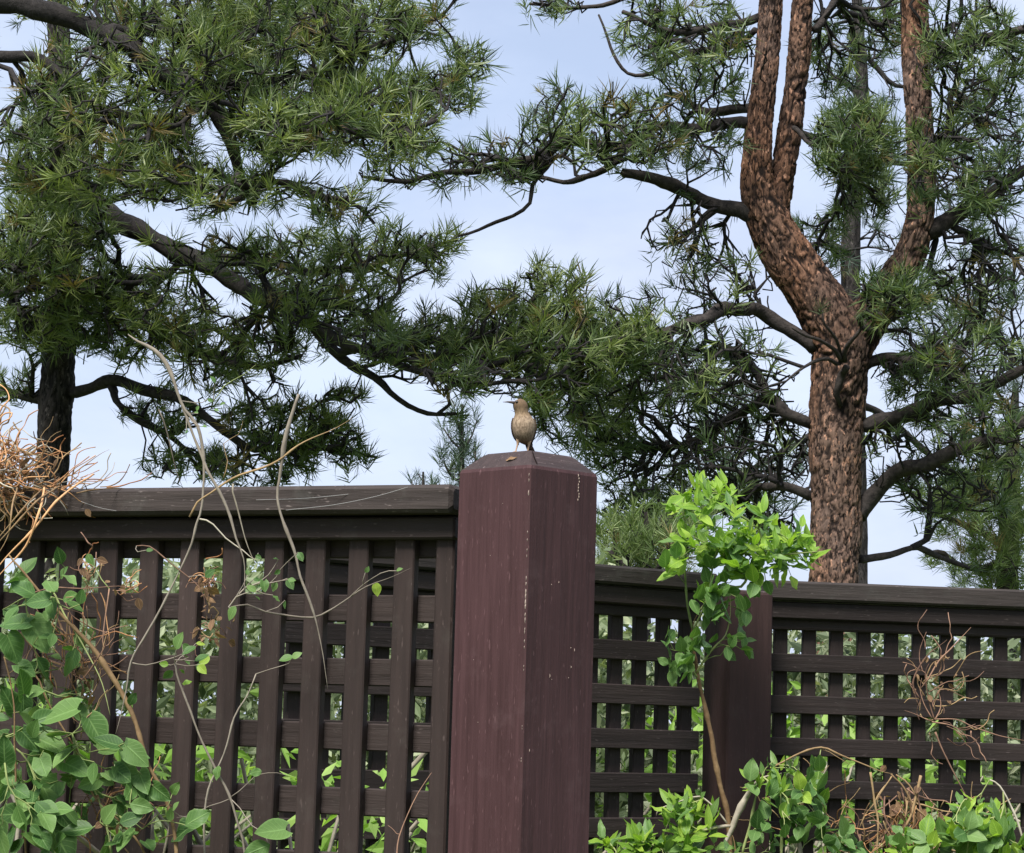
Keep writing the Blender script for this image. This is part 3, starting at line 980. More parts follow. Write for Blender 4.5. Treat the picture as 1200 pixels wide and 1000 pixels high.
def tuft_arrays(seed, n=46, ln=0.14, stem=0.09, width=0.0042, seg=2, droop=0.12):
    """a brush of needles round the last of a twig, axis +Z, twig tip at the origin"""
    r = np.random.default_rng(seed)
    V, Q, T = [], [], []
    c = 0
    for i in range(n):
        t = r.uniform() ** 0.75
        z = -stem * (1 - t)
        phi = r.uniform(0, 2 * math.pi)
        sp = math.radians(r.uniform(35, 88) * (1.0 - 0.62 * t * r.uniform(0.5, 1)))
        d = np.array([math.sin(sp) * math.cos(phi), math.sin(sp) * math.sin(phi), math.cos(sp)])
        side = np.cross(d, r.normal(size=3)); side /= np.linalg.norm(side)
        L_ = ln * r.uniform(0.7, 1.1)
        wd = width * r.uniform(0.7, 1.2)
        o = np.array([0, 0, z])
        bend = r.normal(size=3) * droop * 0.6
        p1 = o + d * L_ * 0.55 + bend * L_ * 0.25
        p2 = o + d * L_ + bend * L_
        V += [o - side * wd * .4, o + side * wd * .4, p1 + side * wd * .5, p1 - side * wd * .5, p2]
        Q.append((c, c + 1, c + 2, c + 3))
        T.append((c + 3, c + 2, c + 4))
        c += 5
    return np.array(V), np.array(Q), np.array(T)

def basis(dirv, rng):
    z = dirv / (np.linalg.norm(dirv) + 1e-9)
    a = rng.normal(size=3)
    x = np.cross(a, z); x /= np.linalg.norm(x)
    return np.stack([x, np.cross(z, x), z], -1)      # columns

def in_frame(P, m=60):
    x, y = proj(P)
    return -m < x < 1200 + m and -m < y < 1000 + m

def gap_hit(x, y, gaps):
    for gx, gy, rx, ry in gaps:
        if ((x - gx) / rx) ** 2 + ((y - gy) / ry) ** 2 < 1: return True
    return False

def sample_clouds(clouds, Y, gaps, rng):
    """(px, py, rx, ry, n[, dY, depth]) crown lumps -> world points"""
    P, B = [], []
    for c in clouds:
        px, py, rx, ry, n = c[:5]
        dY = c[5] if len(c) > 5 else 0.0
        dep = c[6] if len(c) > 6 else 0.9
        k = 0
        tries = 0
        while k < n and tries < n * 30:
            tries += 1
            v = rng.uniform(-1, 1, 3)
            if v @ v > 1: continue
            x, y = px + v[0] * rx, py + v[1] * ry
            if gap_hit(x, y, gaps): continue
            P.append(at(x, y, Y + dY + v[2] * dep))
            B.append(c[7] if len(c) > 7 else -1)
            k += 1
    return np.array(P), B

def pine(name, label, Y, trunks, limbs, clouds, gaps=(), seed=1, trunk_scale=1.0, needle=NEEDLE_R, trunk_mat=BARK_RED, limb_mat=LIMB, ln=0.14, nn=46, width=0.0042, stem=0.09,
         bare=0.12, r_tip=0.0030, lift=0.5, balance=0.25, max_parts=300, group='pine trees beyond the fence', trunk_kw=None, up_bias=0.35, limb_scale=0.82, dens=1.0, wig=0.012, step=0.08, extra=()):
    rng = np.random.default_rng(seed)
    base = None
    sk = Skel(seed + 5)
    meshes = []
    for i, tr in enumerate(trunks):
        pts = [[*q[:3], q[3] * trunk_scale] for q in pxline(tr, Y)]
        if i == 0:
            p0 = np.array(pts[0])
            base = np.array([p0[0] - 0.0, p0[1], 0.0])
            if p0[2] > 0.05:
                low = [[base[0], base[1], -0.05, p0[3] * 1.45], [base[0] * .6 + p0[0] * .4, p0[1], p0[2] * 0.45, p0[3] * 1.1]]
                pts = low + pts
        kw = dict(seed=seed + i)
        kw.update(trunk_kw or {})
        me, P, R = bark_tube('trunk' if i == 0 else 'stem', pts, **kw)
        meshes.append(('trunk' if i == 0 else 'stem', me))
        st = max(1, len(P) // 150)
        sk.chain(P[::st], R[::st], cost0=0.5)
    t = thing(name, base, label, 'tree', 0, group)
    inv = -base
    for nm, me in meshes:
        o = link(nm, me, t, trunk_mat, Matrix.Translation(inv))
    for lb in limbs:
        pts = pxline(lb, Y)
        P, R = spline(pts, 0.045, rng, 0.02)
        R = R * limb_scale
        nz = rng.normal(size=len(R)); nz[1:-1] = (nz[:-2] + nz[1:-1] + nz[2:]) / 2
        V, Q, T = tube(P, R * (1 + nz * 0.09), 12)
        V = V + rng.normal(size=V.shape) * 0.05 * float(np.mean(R))
        link('limb', make_mesh('limb', V, [Q, np.array(T)]), t, limb_mat, Matrix.Translation(inv))
        sk.chain(P[2:], R[2:], cost0=0.0)
        sk.tips.append((len(sk.P) - 1, (P[-1] - P[-3]) / np.linalg.norm(P[-1] - P[-3])))
    lim_tips = list(sk.tips)
    sk.tips = []
    pts, barep = sample_clouds([(*c[:4], int(c[4] * dens), *c[5:]) for c in clouds], Y, gaps, rng)
    sk.grow(pts, balance, step, lift, wig, None, r_tip)
    g = Geo()
    sk.twig_geo(g, 0.022)
    o = link('twigs', g.mesh('twigs'), t, TWIG, Matrix.Translation(inv))
    o['kind'] = 'stuff'
    # needles
    base_t = [tuft_arrays(seed * 10 + q, int(nn * (0.7, 1, 1.2, .85, 1, .6, 1.1)[q]), ln * (1, .9, 1.05, 1.1, .8, 1.1, 1)[q], stem * (1, 1.6, 1, .7, 2.0, 1.4, 1)[q], width, 2, (.12, .2, .1, .3, .15, .25, .1)[q]) for q in range(7)]
    cand = []
    for (tip, d), src in zip(sk.tips + lim_tips, sk.tip_of + [-1] * len(lim_tips)):
        if rng.uniform() < (barep[src] if src >= 0 and barep[src] >= 0 else bare): continue
        P = np.array(sk.P[tip])
        x, y = proj(P)
        if gap_hit(x, y, extra): continue
        dd = d * 0.7 + np.array([0, 0, up_bias]) + rng.normal(size=3) * 0.28
        B = basis(dd, rng) * rng.uniform(0.6, 1.2)
        cand.append((P + d * stem * 0.3, B, int(rng.integers(7)), in_frame(P, 20)))
    vis = [c for c in cand if c[3]]
    vis.sort(key=lambda c: c[0][1])
    parts = vis[:max_parts]
    rest = vis[max_parts:] + [c for c in cand if not c[3]]
    tms = [make_mesh('needle_tuft', b[0], [b[1], b[2]], smooth=False) for b in base_t]
    for m_ in tms: m_.materials.append(needle)
    for P, B, q, _ in parts:
        mw = Matrix([[*B[i], P[i] - base[i]] for i in range(3)] + [[0, 0, 0, 1]])
        link('needle_tuft', tms[q], t, None, mw)
    if rest:
        g = Geo()
        for P, B, q, _ in rest:
            b = base_t[q]
            g.add(b[0] @ B.T + P, b[1], b[2], rng.uniform())
        o = link('needles', g.mesh('needles', False), t, needle, Matrix.Translation(inv))
        o['kind'] = 'stuff'
    print(name, 'tufts', len(cand), 'in frame', len(vis))
    return t

# ------------------------------------------------------------------ the pines
# big red-barked pine on the right
YR = 13.0
pine('ponderosa_pine', 'big red barked pine with a forked trunk rising behind the right fence', YR,
     [[(972, 760, 36), (976, 680, 33), (979, 600, 32), (980, 500, 33), (984, 440, 36), (985, 405, 38), (968, 365, 36), (942, 325, 33), (915, 287, 31), (897, 250, 27), (888, 215, 22), (888, 170, 19), (893, 120, 17), (899, 60, 16.5), (903, 0, 16), (912, -120, 13), (915, -300, 9)],
      [(915, 287, 24, 0.08), (908, 250, 20, 0.1), (917, 205, 17, 0.12), (926, 150, 16, 0.1), (935, 85, 15, 0.06), (942, 0, 14.5, 0), (958, -130, 12), (965, -300, 8)],
      [(988, 430, 30, 0.05), (1012, 385, 30, 0.0), (1040, 340, 25, -0.1), (1064, 305, 21, -0.15), (1078, 262, 19, -0.2), (1080, 210, 18, -0.2), (1077, 150, 18, -0.2), (1073, 70, 17.5, -0.2), (1072, 0, 16.5, -0.2), (1076, -130, 13, -0.2), (1080, -300, 8, -0.2)]],
     [
      [(905, 262, 13), (868, 249, 12), (845, 245, 11), (815, 232, 10), (785, 215, 9, -0.2), (752, 203, 7.5, -0.3), (733, 200, 6, -0.3)],
      [(880, 145, 9), (840, 146, 8), (800, 151, 7.5, -0.2), (762, 150, 7, -0.3), (738, 170, 6.5, -0.3), (700, 173, 7, -0.4), (660, 168, 7, -0.5), (640, 182, 7, -0.5), (600, 192, 6, -0.6), (562, 203, 5, -0.6), (520, 203, 4, -0.7), (470, 211, 3, -0.8), (425, 211, 2.2, -0.8)],
      [(738, 170, 5, -0.3), (720, 190, 5, -0.3), (690, 205, 4.5, -0.2), (660, 215, 3.5, 0), (630, 205, 3, 0)],
      [(648, 185, 4, -0.5), (628, 215, 3.5, -0.5), (622, 236, 3.2, -0.5), (600, 252, 2.8, -0.5), (570, 262, 2.2, -0.4), (538, 278, 1.5, -0.4)],
      [(955, 408, 11), (925, 385, 11), (893, 368, 11), (858, 362, 10, -0.2), (820, 375, 8, -0.4), (780, 388, 7, -0.5), (735, 398, 5, -0.6), (700, 400, 3, -0.7)],
      [(950, 497, 9), (925, 485, 9), (903, 467, 8, 0.1), (880, 477, 7, 0.2), (850, 494, 6, 0.3), (800, 522, 5, 0.4), (760, 525, 3, .4)],
      [(905, 468, 7), (890, 440, 6.5, .1), (870, 415, 6, .2), (845, 405, 4, .2)],
      [(950, 582, 7), (910, 570, 6.5), (875, 578, 5, .3), (835, 600, 4, .4), (790, 600, 3, .5)],
      [(1008, 497, 11), (1035, 490, 11), (1067, 484, 11, -.1), (1100, 475, 10, -.2), (1133, 466, 9.5, -.3), (1165, 452, 8, -.3), (1200, 432, 7, -.4), (1240, 405, 5, -.4)],
      [(1006, 605, 13), (1022, 580, 12), (1055, 553, 11, -.1), (1100, 536, 11, -.3), (1150, 520, 10, -.4), (1200, 496, 9, -.5), (1250, 480, 7, -.5)],
      [(1010, 432, 8), (1035, 421, 8), (1065, 422, 7.5, -.2), (1095, 432, 6, -.3), (1125, 447, 4.5, -.3), (1150, 465, 3, -.3)],
      [(1085, 272, 13, -.2), (1110, 257, 12, -.2), (1133, 245, 11, -.2), (1155, 230, 9.5, -.3), (1200, 200, 7, -.3), (1240, 185, 5, -.3)],
      [(1083, 68, 9, -.2), (1110, 52, 8, -.3), (1150, 45, 7, -.3), (1200, 38, 6, -.4), (1240, 30, 4, -.4)],
      [(1008, 655, 6, .1), (1040, 652, 5.5, .2), (1072, 642, 5, .3), (1105, 652, 4, .4), (1130, 668, 2.5, .4)],
      [(890, 20, 7), (863, 27, 6.5), (835, 32, 6, -.2), (800, 38, 5, -.3), (760, 30, 3.5, -.4), (730, 10, 2.5, -.4)],
      [(885, 35, 5), (850, 55, 4.5, .2), (800, 62, 4, .3), (765, 85, 3.5, .3), (735, 88, 3, .3), (715, 55, 2, .3), (707, 22, 1.5, .3)],
      [(880, 128, 8), (858, 130, 7, .2), (820, 128, 5.5, .3), (785, 115, 4, .3), (755, 125, 3, .3)],
      [(840, -60, 5), (780, -20, 4, -.2), (720, 0, 3.5, -.2), (690, 7, 3, -.2), (650, 8, 2.4, -.2), (625, 2, 2, -.2)],
      [(955, 35, 6), (975, 10, 5.5, .1), (990, -20, 5, .2), (1005, -80, 4, .2)],
      [(930, 150, 4), (960, 170, 4, -.2), (1000, 165, 3.5, -.3), (1030, 140, 3, -.3)],
      [(1085, 190, 5, -.2), (1110, 165, 4.5, -.4), (1120, 110, 4, -.5), (1155, 130, 3.5, -.5), (1180, 75, 2.5, -.5)],
      [(986, 476, 3, -.14), (987, 455, 5, -.17), (988, 438, 6, -.19), (989, 426, 5, -.30)],
      [(986, 424, 3.5, -.30), (972, 408, 3, -.40), (960, 398, 2.6, -.5), (945, 392, 2.2, -.55), (925, 380, 1.5, -.6)],
      [(990, 424, 3.5, -.30), (997, 408, 3, -.40), (1004, 394, 2.4, -.46), (1010, 376, 1.6, -.5)],
      [(984, 426, 3, -.30), (968, 420, 2.6, -.40), (950, 424, 2.2, -.45), (930, 436, 1.6, -.5), (915, 452, 1.2, -.5)],
      [(986, 420, 2.5, -.30), (978, 398, 2.2, -.42), (966, 382, 1.8, -.5), (962, 362, 1.2, -.5)],
     ],
     [(700, 150, 105, 55, 70, -.5, .6), (600, 190, 60, 30, 24, -.5, .5), (520, 190, 55, 34, 16, -.6, .4), (455, 205, 40, 22, 6, -.8, .3),
      (800, 165, 70, 45, 30, -.2, .6), (820, 60, 85, 62, 66, 0, .8, .5), (760, 25, 45, 40, 16, -.3, .5), (655, 5, 40, 18, 9, -.2, .3),
      (800, 270, 60, 45, 20, -.1, .4, .7), (850, 330, 60, 42, 30, 0, .6, .75), (820, 420, 90, 55, 44, -.2, .9, .6), (740, 385, 70, 48, 36, -.5, .7), (700, 410, 60, 40, 24, -.6, .6),
      (870, 530, 85, 55, 56, .3, .9, .9), (800, 500, 80, 70, 44, .4, .8, .88), (760, 570, 60, 55, 44, .4, .8, .75), (715, 490, 40, 66, 40, .2, .6, .25), (850, 450, 90, 60, 44, .5, .8, .85), (900, 540, 50, 90, 36, .6, .6, .9), (760, 610, 60, 40, 30, .6, .6, .6), (780, 450, 60, 50, 34, .1, .6, .75), (830, 560, 110, 50, 60, .8, .6, .85),
      (1000, 165, 55, 50, 50, -.4, .5, .35), (1000, 225, 50, 45, 30, .3, .5, .5), (1080, 190, 26, 52, 20, -.75, .25), (1150, 180, 70, 80, 80, -.3, .8, .55), (1140, 60, 75, 60, 70, -.3, .8, .55), (1040, 30, 50, 40, 26, .6, .6), (980, 60, 40, 60, 22, .6, .6),
      (1045, 345, 44, 36, 38, -.75, .25), (1150, 320, 70, 60, 56, -.2, .8, .65), (1130, 410, 90, 55, 54, -.2, .9, .55), (1150, 500, 80, 45, 50, -.2, .8, .6), (1050, 520, 50, 50, 34, .2, .7, .8), (1080, 440, 60, 40, 40, 0, .7, .75), (1110, 570, 90, 40, 40, .3, .7, .6),
      (900, 620, 50, 40, 18, .5, .5), (960, 280, 30, 60, 12, .8, .4), (1130, -60, 140, 60, 40, 0, 1.2), (900, -80, 120, 60, 40, 0, 1.2)],
     gaps=[(640, 290, 80, 30), (600, 80, 30, 70), (690, 75, 18, 45), (965, 225, 18, 26), (1042, 632, 36, 34), (835, 218, 18, 12), (730, 240, 50, 18)],
     seed=21, needle=NEEDLE_R, trunk_kw=dict(k=110, step=0.011, cell=(0.046, 0.105), depth=0.0115), bare=0.60, up_bias=0.30, r_tip=0.0043, balance=0.22, dens=3.7, trunk_scale=0.90,
     wig=0.032, nn=28, ln=0.12, width=0.0058, group='pine trees beyond the fence',
     extra=[(905, 150, 36, 190), (975, 560, 46, 160), (930, 320, 40, 60)])

# dark pine with its trunk at the left
YL = 13.6
pine('shaded_pine', 'dark trunked pine at the left whose long limb droops towards the bird', YL,
     [[(56, 610, 20), (62, 540, 19.5), (66, 470, 19), (70, 400, 18.5), (76, 330, 18), (78, 260, 17.5), (74, 180, 16), (70, 80, 14), (66, -40, 12), (60, -260, 8)]],
     [
      [(80, 205, 14), (100, 232, 15, -.2), (125, 250, 15, -.4), (160, 270, 14.5, -.6), (200, 291, 14, -.7), (250, 316, 12, -.9), (300, 344, 10, -1.1), (345, 370, 8.5, -1.3), (385, 392, 7, -1.4), (425, 412, 5.6, -1.5), (480, 433, 4.4, -1.6), (540, 446, 3.4, -1.7), (600, 447, 2.6, -1.8), (650, 440, 1.8, -1.8)],
      [(345, 368, 7, -1.3), (380, 398, 6.5, -1.3), (410, 425, 6, -1.3), (443, 444, 5, -1.3), (467, 470, 4, -1.3), (500, 484, 3, -1.3), (533, 490, 2, -1.3)],
      [(300, 340, 7, -1.1), (345, 352, 6.5, -1.0), (400, 357, 6, -1.0), (455, 385, 5, -1.0), (520, 400, 4.5, -1.1), (580, 402, 4, -1.1), (640, 420, 3, -1.1), (700, 412, 2.2, -1.1)],
      [(200, 290, 8, -.7), (250, 300, 7, -.6), (320, 310, 6, -.5), (380, 318, 5, -.5), (440, 310, 4, -.6), (500, 290, 3, -.6), (535, 282, 2, -.6)],
      [(80, 460, 8), (105, 455, 8, -.1), (133, 449, 8, -.2), (160, 452, 8.5, -.3), (190, 460, 8, -.4), (215, 470, 7, -.5), (240, 490, 6, -.5), (270, 510, 5.5, -.6), (300, 526, 5, -.6), (345, 522, 4, -.7), (400, 530, 3, -.7), (440, 540, 2, -.7)],
      [(130, 450, 6, -.2), (140, 475, 5, -.3), (165, 495, 5, -.3), (200, 510, 4, -.3), (230, 540, 3, -.3)],
      [(52, 467, 7), (25, 465, 6, .1), (0, 460, 5, .2), (-40, 455, 3, .2)],
      [(90, 330, 7), (120, 345, 7, -.3), (170, 380, 6, -.5), (220, 410, 5, -.6), (290, 430, 4, -.7), (350, 420, 3, -.7)],
      [(72, 300, 6), (40, 320, 6, -.4), (0, 345, 5, -.7), (-50, 360, 3, -.8)],
     ],
     [(70, 240, 60, 60, 40, -1.0, .4), (75, 130, 50, 90, 40, -1.0, .5), (55, 300, 95, 85, 190, -.7, .8), (150, 370, 110, 52, 125, -.6, .7), (60, 385, 70, 30, 50, -.3, .6), (270, 410, 90, 48, 70, -.7, .6),
      (330, 305, 90, 40, 62, -.6, .6), (450, 300, 80, 36, 48, -.6, .5), (510, 290, 32, 22, 14, -.6, .3), (400, 360, 80, 40, 56, -1.1, .6), (500, 400, 70, 38, 56, -1.3, .6), (590, 395, 80, 58, 90, -1.4, .6), (660, 400, 70, 50, 62, -1.4, .6), (735, 400, 30, 32, 22, -1.3, .4), (640, 455, 60, 22, 12, -1.6, .4), (640, 330, 45, 26, 16, -1.3, .4),
      (330, 500, 75, 42, 62, -.6, .5), (400, 520, 48, 30, 30, -.7, .4), (400, 465, 30, 25, 8, -.7, .3), (220, 545, 60, 24, 22, -.3, .4), (190, 480, 60, 32, 22, -.3, .4), (20, 450, 40, 30, 14, .1, .4), (300, 550, 70, 20, 20, -.6, .4), (665, 485, 50, 46, 34, -1.0, .5, .3), (240, 300, 90, 26, 18, -1.5, .3), (340, 355, 60, 26, 20, -1.9, .3), (430, 405, 60, 26, 24, -2.1, .3, .5), (540, 440, 60, 24, 24, -2.2, .3, .6)],
     gaps=[(165, 298, 50, 12), (235, 328, 36, 9), (60, 443, 26, 12), (20, 425, 24, 14), (130, 432, 32, 10), (400, 425, 22, 28), (470, 520, 42, 50), (150, 500, 22, 14)],
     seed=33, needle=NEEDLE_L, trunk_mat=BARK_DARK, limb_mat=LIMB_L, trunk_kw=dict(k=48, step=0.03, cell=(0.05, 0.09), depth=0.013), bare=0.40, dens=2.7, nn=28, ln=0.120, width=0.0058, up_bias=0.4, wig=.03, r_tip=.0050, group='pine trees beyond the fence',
     extra=[(64, 475, 34, 62), (455, 500, 30, 60)])

# nearer pine whose limbs reach in from beyond the left edge
YO = 11.0
pine('overhanging_pine', 'pine standing left of the view whose dark limbs hang in from the top left corner', YO,
     [[(-270, 700, 42), (-268, 400, 38), (-262, 100, 33), (-255, -60, 30), (-250, -300, 22)]],
     [
      [(-255, -90, 20), (-160, -45, 19), (-70, -12, 18), (0, 3, 17), (55, 14, 16), (105, 32, 14), (150, 52, 13), (185, 80, 12), (225, 108, 11), (258, 145, 10), (275, 180, 8.5), (287, 210, 7), (303, 235, 5)],
      [(-100, 20, 10), (-40, 60, 9), (0, 67, 8.5), (33, 63, 8), (60, 80, 8), (83, 103, 8), (115, 126, 7), (160, 137, 5), (200, 145, 3)],
      [(287, 212, 5), (312, 213, 5, -.1), (345, 217, 4.5, -.2), (400, 234, 3.5, -.3), (440, 262, 2, -.3)],
      [(225, 106, 8), (280, 98, 7, .2), (340, 92, 6.5, .3), (400, 72, 6, .4), (466, 43, 4.5, .5), (510, 20, 3.5, .5), (535, 0, 2.5, .5)],
      [(258, 140, 7), (320, 148, 6.5, -.2), (380, 143, 6, -.3), (433, 153, 5, -.3), (485, 148, 4, -.3), (515, 140, 3, -.3)],
      [(380, 130, 5, .3), (440, 120, 5, .3), (487, 103, 4.5, .3), (533, 93, 3.5, .3), (557, 62, 2.5, .3)],
      [(120, 38, 9), (190, 40, 8, .3), (260, 30, 7, .6), (330, 5, 6, .8), (400, -30, 4, .8)],
      [(-60, -10, 10), (20, -40, 9, .5), (120, -60, 8, .8), (220, -60, 6, .9)],
     ],
     [(120, 190, 130, 60, 150, 0, .8), (200, 90, 120, 85, 170, .1, .9), (60, 130, 70, 50, 40, -.3, .5), (330, 60, 110, 70, 170, .4, .8), (420, 30, 80, 50, 85, .5, .7), (480, 25, 50, 30, 22, .5, .4),
      (350, 150, 90, 50, 95, -.2, .6), (440, 120, 70, 45, 72, .1, .6), (520, 105, 42, 34, 26, .2, .4), (545, 70, 26, 24, 12, .3, .3), (470, 165, 60, 25, 24, -.3, .4), (240, 220, 80, 34, 42, -.2, .6), (330, 215, 60, 26, 16, -.2, .4), (400, 240, 50, 24, 14, -.3, .3),
      (260, 15, 130, 40, 90, .7, .7), (100, 20, 80, 36, 34, .5, .6), (150, -70, 260, 50, 90, .5, 1.2), (470, -60, 120, 40, 30, .6, .8), (-60, 120, 60, 120, 40, 0, 1)],
     gaps=[(30, 38, 46, 13), (65, 66, 24, 14), (252, 168, 22, 20), (275, 190, 16, 14), (365, 195, 44, 18), (495, 70, 32, 14), (358, 70, 10, 10), (575, 140, 26, 40), (110, 172, 10, 8), (8, 125, 14, 20), (130, 280, 40, 20)],
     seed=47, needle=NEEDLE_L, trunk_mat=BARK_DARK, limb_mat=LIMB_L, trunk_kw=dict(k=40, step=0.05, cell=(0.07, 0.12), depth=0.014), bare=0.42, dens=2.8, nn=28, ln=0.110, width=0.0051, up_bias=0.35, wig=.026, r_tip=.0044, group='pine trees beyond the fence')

# pines further back
pine('slender_pine', 'slender dark stemmed pine seen through the fork of the big red trunk', 18.5,
     [[(1000, 690, 15), (1001, 500, 13), (998, 380, 12), (997, 280, 11), (1003, 200, 9.5), (1010, 110, 8), (1007, 50, 7), (1003, -20, 6), (998, -160, 3)]],
     [[(997, 300, 5), (960, 285, 4, -.2), (925, 300, 3, -.2)], [(1002, 210, 5), (1040, 190, 4, .2), (1070, 200, 3, .2)], [(1008, 110, 4), (975, 90, 3.5), (950, 70, 2.5)], [(998, 360, 5), (1040, 372, 5), (1090, 350, 4), (1130, 360, 3)], [(1001, 470, 6), (1060, 505, 5, .3), (1120, 560, 4, .4), (1180, 590, 3, .4)], [(1001, 480, 6), (930, 520, 5, .3), (870, 560, 4, .3)], [(1008, 60, 4), (1040, 95, 3.5), (1062, 100, 2.5)]],
     [(960, 290, 45, 40, 16), (1040, 200, 40, 40, 14), (1000, 100, 60, 60, 22), (1110, 360, 80, 60, 42), (1150, 430, 70, 50, 30), (880, 560, 80, 50, 46), (1000, 30, 70, 50, 16), (840, 470, 60, 50, 18), (1050, 275, 40, 30, 12), (1160, 260, 60, 60, 26)],
     gaps=[(965, 225, 18, 26), (1042, 632, 40, 38)], seed=61, needle=NEEDLE_B, trunk_mat=BARK_DARK, limb_mat=LIMB_L, trunk_kw=dict(k=24, step=0.06, cell=(0.06, 0.1), depth=0.01), nn=36, ln=0.15, width=0.005, bare=0.35, dens=2.4, r_tip=.005, max_parts=200, group='pine trees beyond the fence')

pine('bushy_pine', 'pale green bushy pine low at the right edge behind the fence', 20.0,
     [[(1180, 720, 14), (1182, 640, 12), (1185, 560, 10), (1188, 500, 7), (1190, 450, 3)]],
     [[(1182, 640, 6), (1140, 620, 5, -.3), (1100, 600, 4, -.5), (1070, 575, 3, -.5)], [(1184, 600, 5), (1150, 570, 4, -.4), (1120, 555, 3, -.5)], [(1182, 660, 6), (1140, 665, 5, -.4), (1105, 650, 4, -.5), (1085, 650, 3, -.5)], [(1184, 610, 5), (1220, 590, 4)], [(1186, 560, 4), (1160, 530, 3)]],
     [(1150, 600, 62, 52, 150, -.4, .8), (1180, 545, 45, 36, 60, -.2, .7), (1160, 665, 70, 30, 80, -.3, .7), (1100, 580, 36, 26, 26, -.4, .5), (1230, 620, 50, 80, 40)],
     gaps=[(1042, 632, 44, 38)], seed=71, needle=NEEDLE_Y, trunk_mat=BARK_DARK, trunk_kw=dict(k=20, step=0.08, cell=(0.06, 0.1), depth=0.01), nn=40, ln=0.15, width=0.0062, bare=0.03, max_parts=250, group='pine trees beyond the fence', up_bias=.6)

pine('low_pine', 'low yellow green pine peeping over the far fence just right of the thick post', 9.0,
     [[(752, 790, 10), (754, 720, 9), (756, 670, 7), (757, 630, 4), (757, 600, 2)]],
     [[(754, 700, 5), (735, 670, 4, -.2), (720, 645, 3, -.2)], [(755, 690, 5), (780, 660, 4, -.2), (800, 630, 3, -.2)], [(756, 660, 4), (740, 625, 3, .1)]],
     [(755, 632, 52, 40, 110, 0, .35), (722, 640, 32, 34, 60, 0, .3), (800, 620, 34, 40, 50, .2, .3), (760, 680, 70, 24, 50, 0, .4)],
     seed=81, needle=NEEDLE_Y, trunk_mat=BARK_DARK, trunk_kw=dict(k=20, step=0.04, cell=(0.04, 0.07), depth=0.006), nn=34, ln=0.075, stem=.05, width=0.0032, bare=0.03, max_parts=150, group='pine trees beyond the fence', up_bias=.9, wig=.006, step=.05)

pine('young_pine', 'small blue green young pine with upswept branches, just left of the bird', 19.0,
     [[(541, 640, 4.5), (541, 575, 4), (541, 530, 3.2), (541, 500, 2.4), (542, 474, 1.2)]],
     [[(541, 565, 2), (527, 553, 1.7), (520, 538, 1.2)], [(541, 560, 2), (556, 548, 1.7), (564, 532, 1.2)], [(541, 530, 1.8), (528, 517, 1.5), (522, 502, 1)], [(541, 528, 1.8), (554, 512, 1.5), (560, 497, 1)], [(541, 505, 1.5), (534, 492, 1.1), (531, 482, .8)], [(541, 503, 1.5), (549, 490, 1.1), (552, 480, .8)], [(541, 600, 2), (570, 580, 1.8), (585, 560, 1.2)], [(541, 600, 2), (515, 585, 1.8), (505, 570, 1.2)]],
     [(541, 530, 24, 40, 20, 0, .2), (541, 590, 40, 26, 20, 0, .3), (542, 490, 8, 14, 5, 0, .05)],
     seed=91, needle=NEEDLE_B, trunk_mat=BARK_DARK, trunk_kw=dict(k=12, step=0.06, cell=(0.04, 0.07), depth=0.003), nn=46, ln=0.135, stem=.16, width=0.0055, bare=0.0, max_parts=120, group='pine trees beyond the fence', up_bias=1.1, r_tip=.004)

pine('young_pine', 'tiny distant pine top just showing above the left fence cap', 24.0,
     [[(496, 660, 3.5), (496, 600, 3), (496, 570, 2.2), (496, 553, 1.2)]],
     [[(496, 585, 1.6), (486, 572, 1.2), (482, 563, .8)], [(496, 585, 1.6), (507, 572, 1.2), (511, 562, .8)], [(496, 565, 1.2), (490, 556, .8)]],
     [(496, 568, 13, 10, 9, 0, .1), (496, 600, 25, 20, 10, 0, .2)],
     seed=95, needle=NEEDLE_B, trunk_mat=BARK_DARK, trunk_kw=dict(k=10, step=0.08, cell=(0.04, 0.07), depth=0.002), nn=34, ln=0.12, stem=.1, width=0.006, bare=0.0, max_parts=40, group='pine trees beyond the fence', up_bias=1.1, r_tip=.004)

# ------------------------------------------------------------------ leaves and vines
def leaf_mesh(name, kind, seed):
    r = np.random.default_rng(seed)
    nt_, ns_ = 9, 5
    fold = r.uniform(0.05, 0.35); curl = r.uniform(-0.35, 0.1); wave = r.uniform(0.0, 0.07); asym = r.uniform(-.08, .08)
    V, UV = [], []
    for a in range(nt_):
        q = a / (nt_ - 1)
        if kind == 'heart':
            wd = 0.40 * (math.sin(math.pi * min(1, (q * 0.93 + 0.07)) ** 0.72)) ** 0.85
        elif kind == 'ovate':
            wd = 0.33 * math.sin(math.pi * q ** 0.8) ** 0.9
        elif kind == 'lobed':
            wd = 0.36 * math.sin(math.pi * q ** 0.85) ** 0.8 * (1 + 0.28 * math.sin(q * 13 + seed))
        else:
            wd = 0.17 * math.sin(math.pi * q ** 0.75) ** 0.9
        wd = max(wd, 0.006)
        for e in range(ns_):
            v = e / (ns_ - 1) * 2 - 1
            y = q
            if kind == 'heart': y -= 0.17 * abs(v) ** 1.5 * (1 - q) ** 2
            x = v * wd * (1 + asym * np.sign(v))
            z = fold * abs(x) + curl * q * q * 0.6 + wave * math.sin(q * 11 + v * 3) * abs(v)
            V.append((x, y, z)); UV.append((0.5 + v / 2, q))
    i = (np.arange(nt_ - 1)[:, None] * ns_ + np.arange(ns_ - 1)[None]).ravel()
    Q = np.stack([i, i + 1, i + 1 + ns_, i + ns_], -1)
    return make_mesh(name, np.array(V), [Q], uv=np.array(UV))

LEAVES = {}
def leaf_set(kind, mat, key):
    if (kind, key) not in LEAVES:
        ms = [leaf_mesh('leaf', kind, 100 + q) for q in range(6)]
        for m in ms: m.materials.append(mat)
        LEAVES[(kind, key)] = ms
    return LEAVES[(kind, key)]

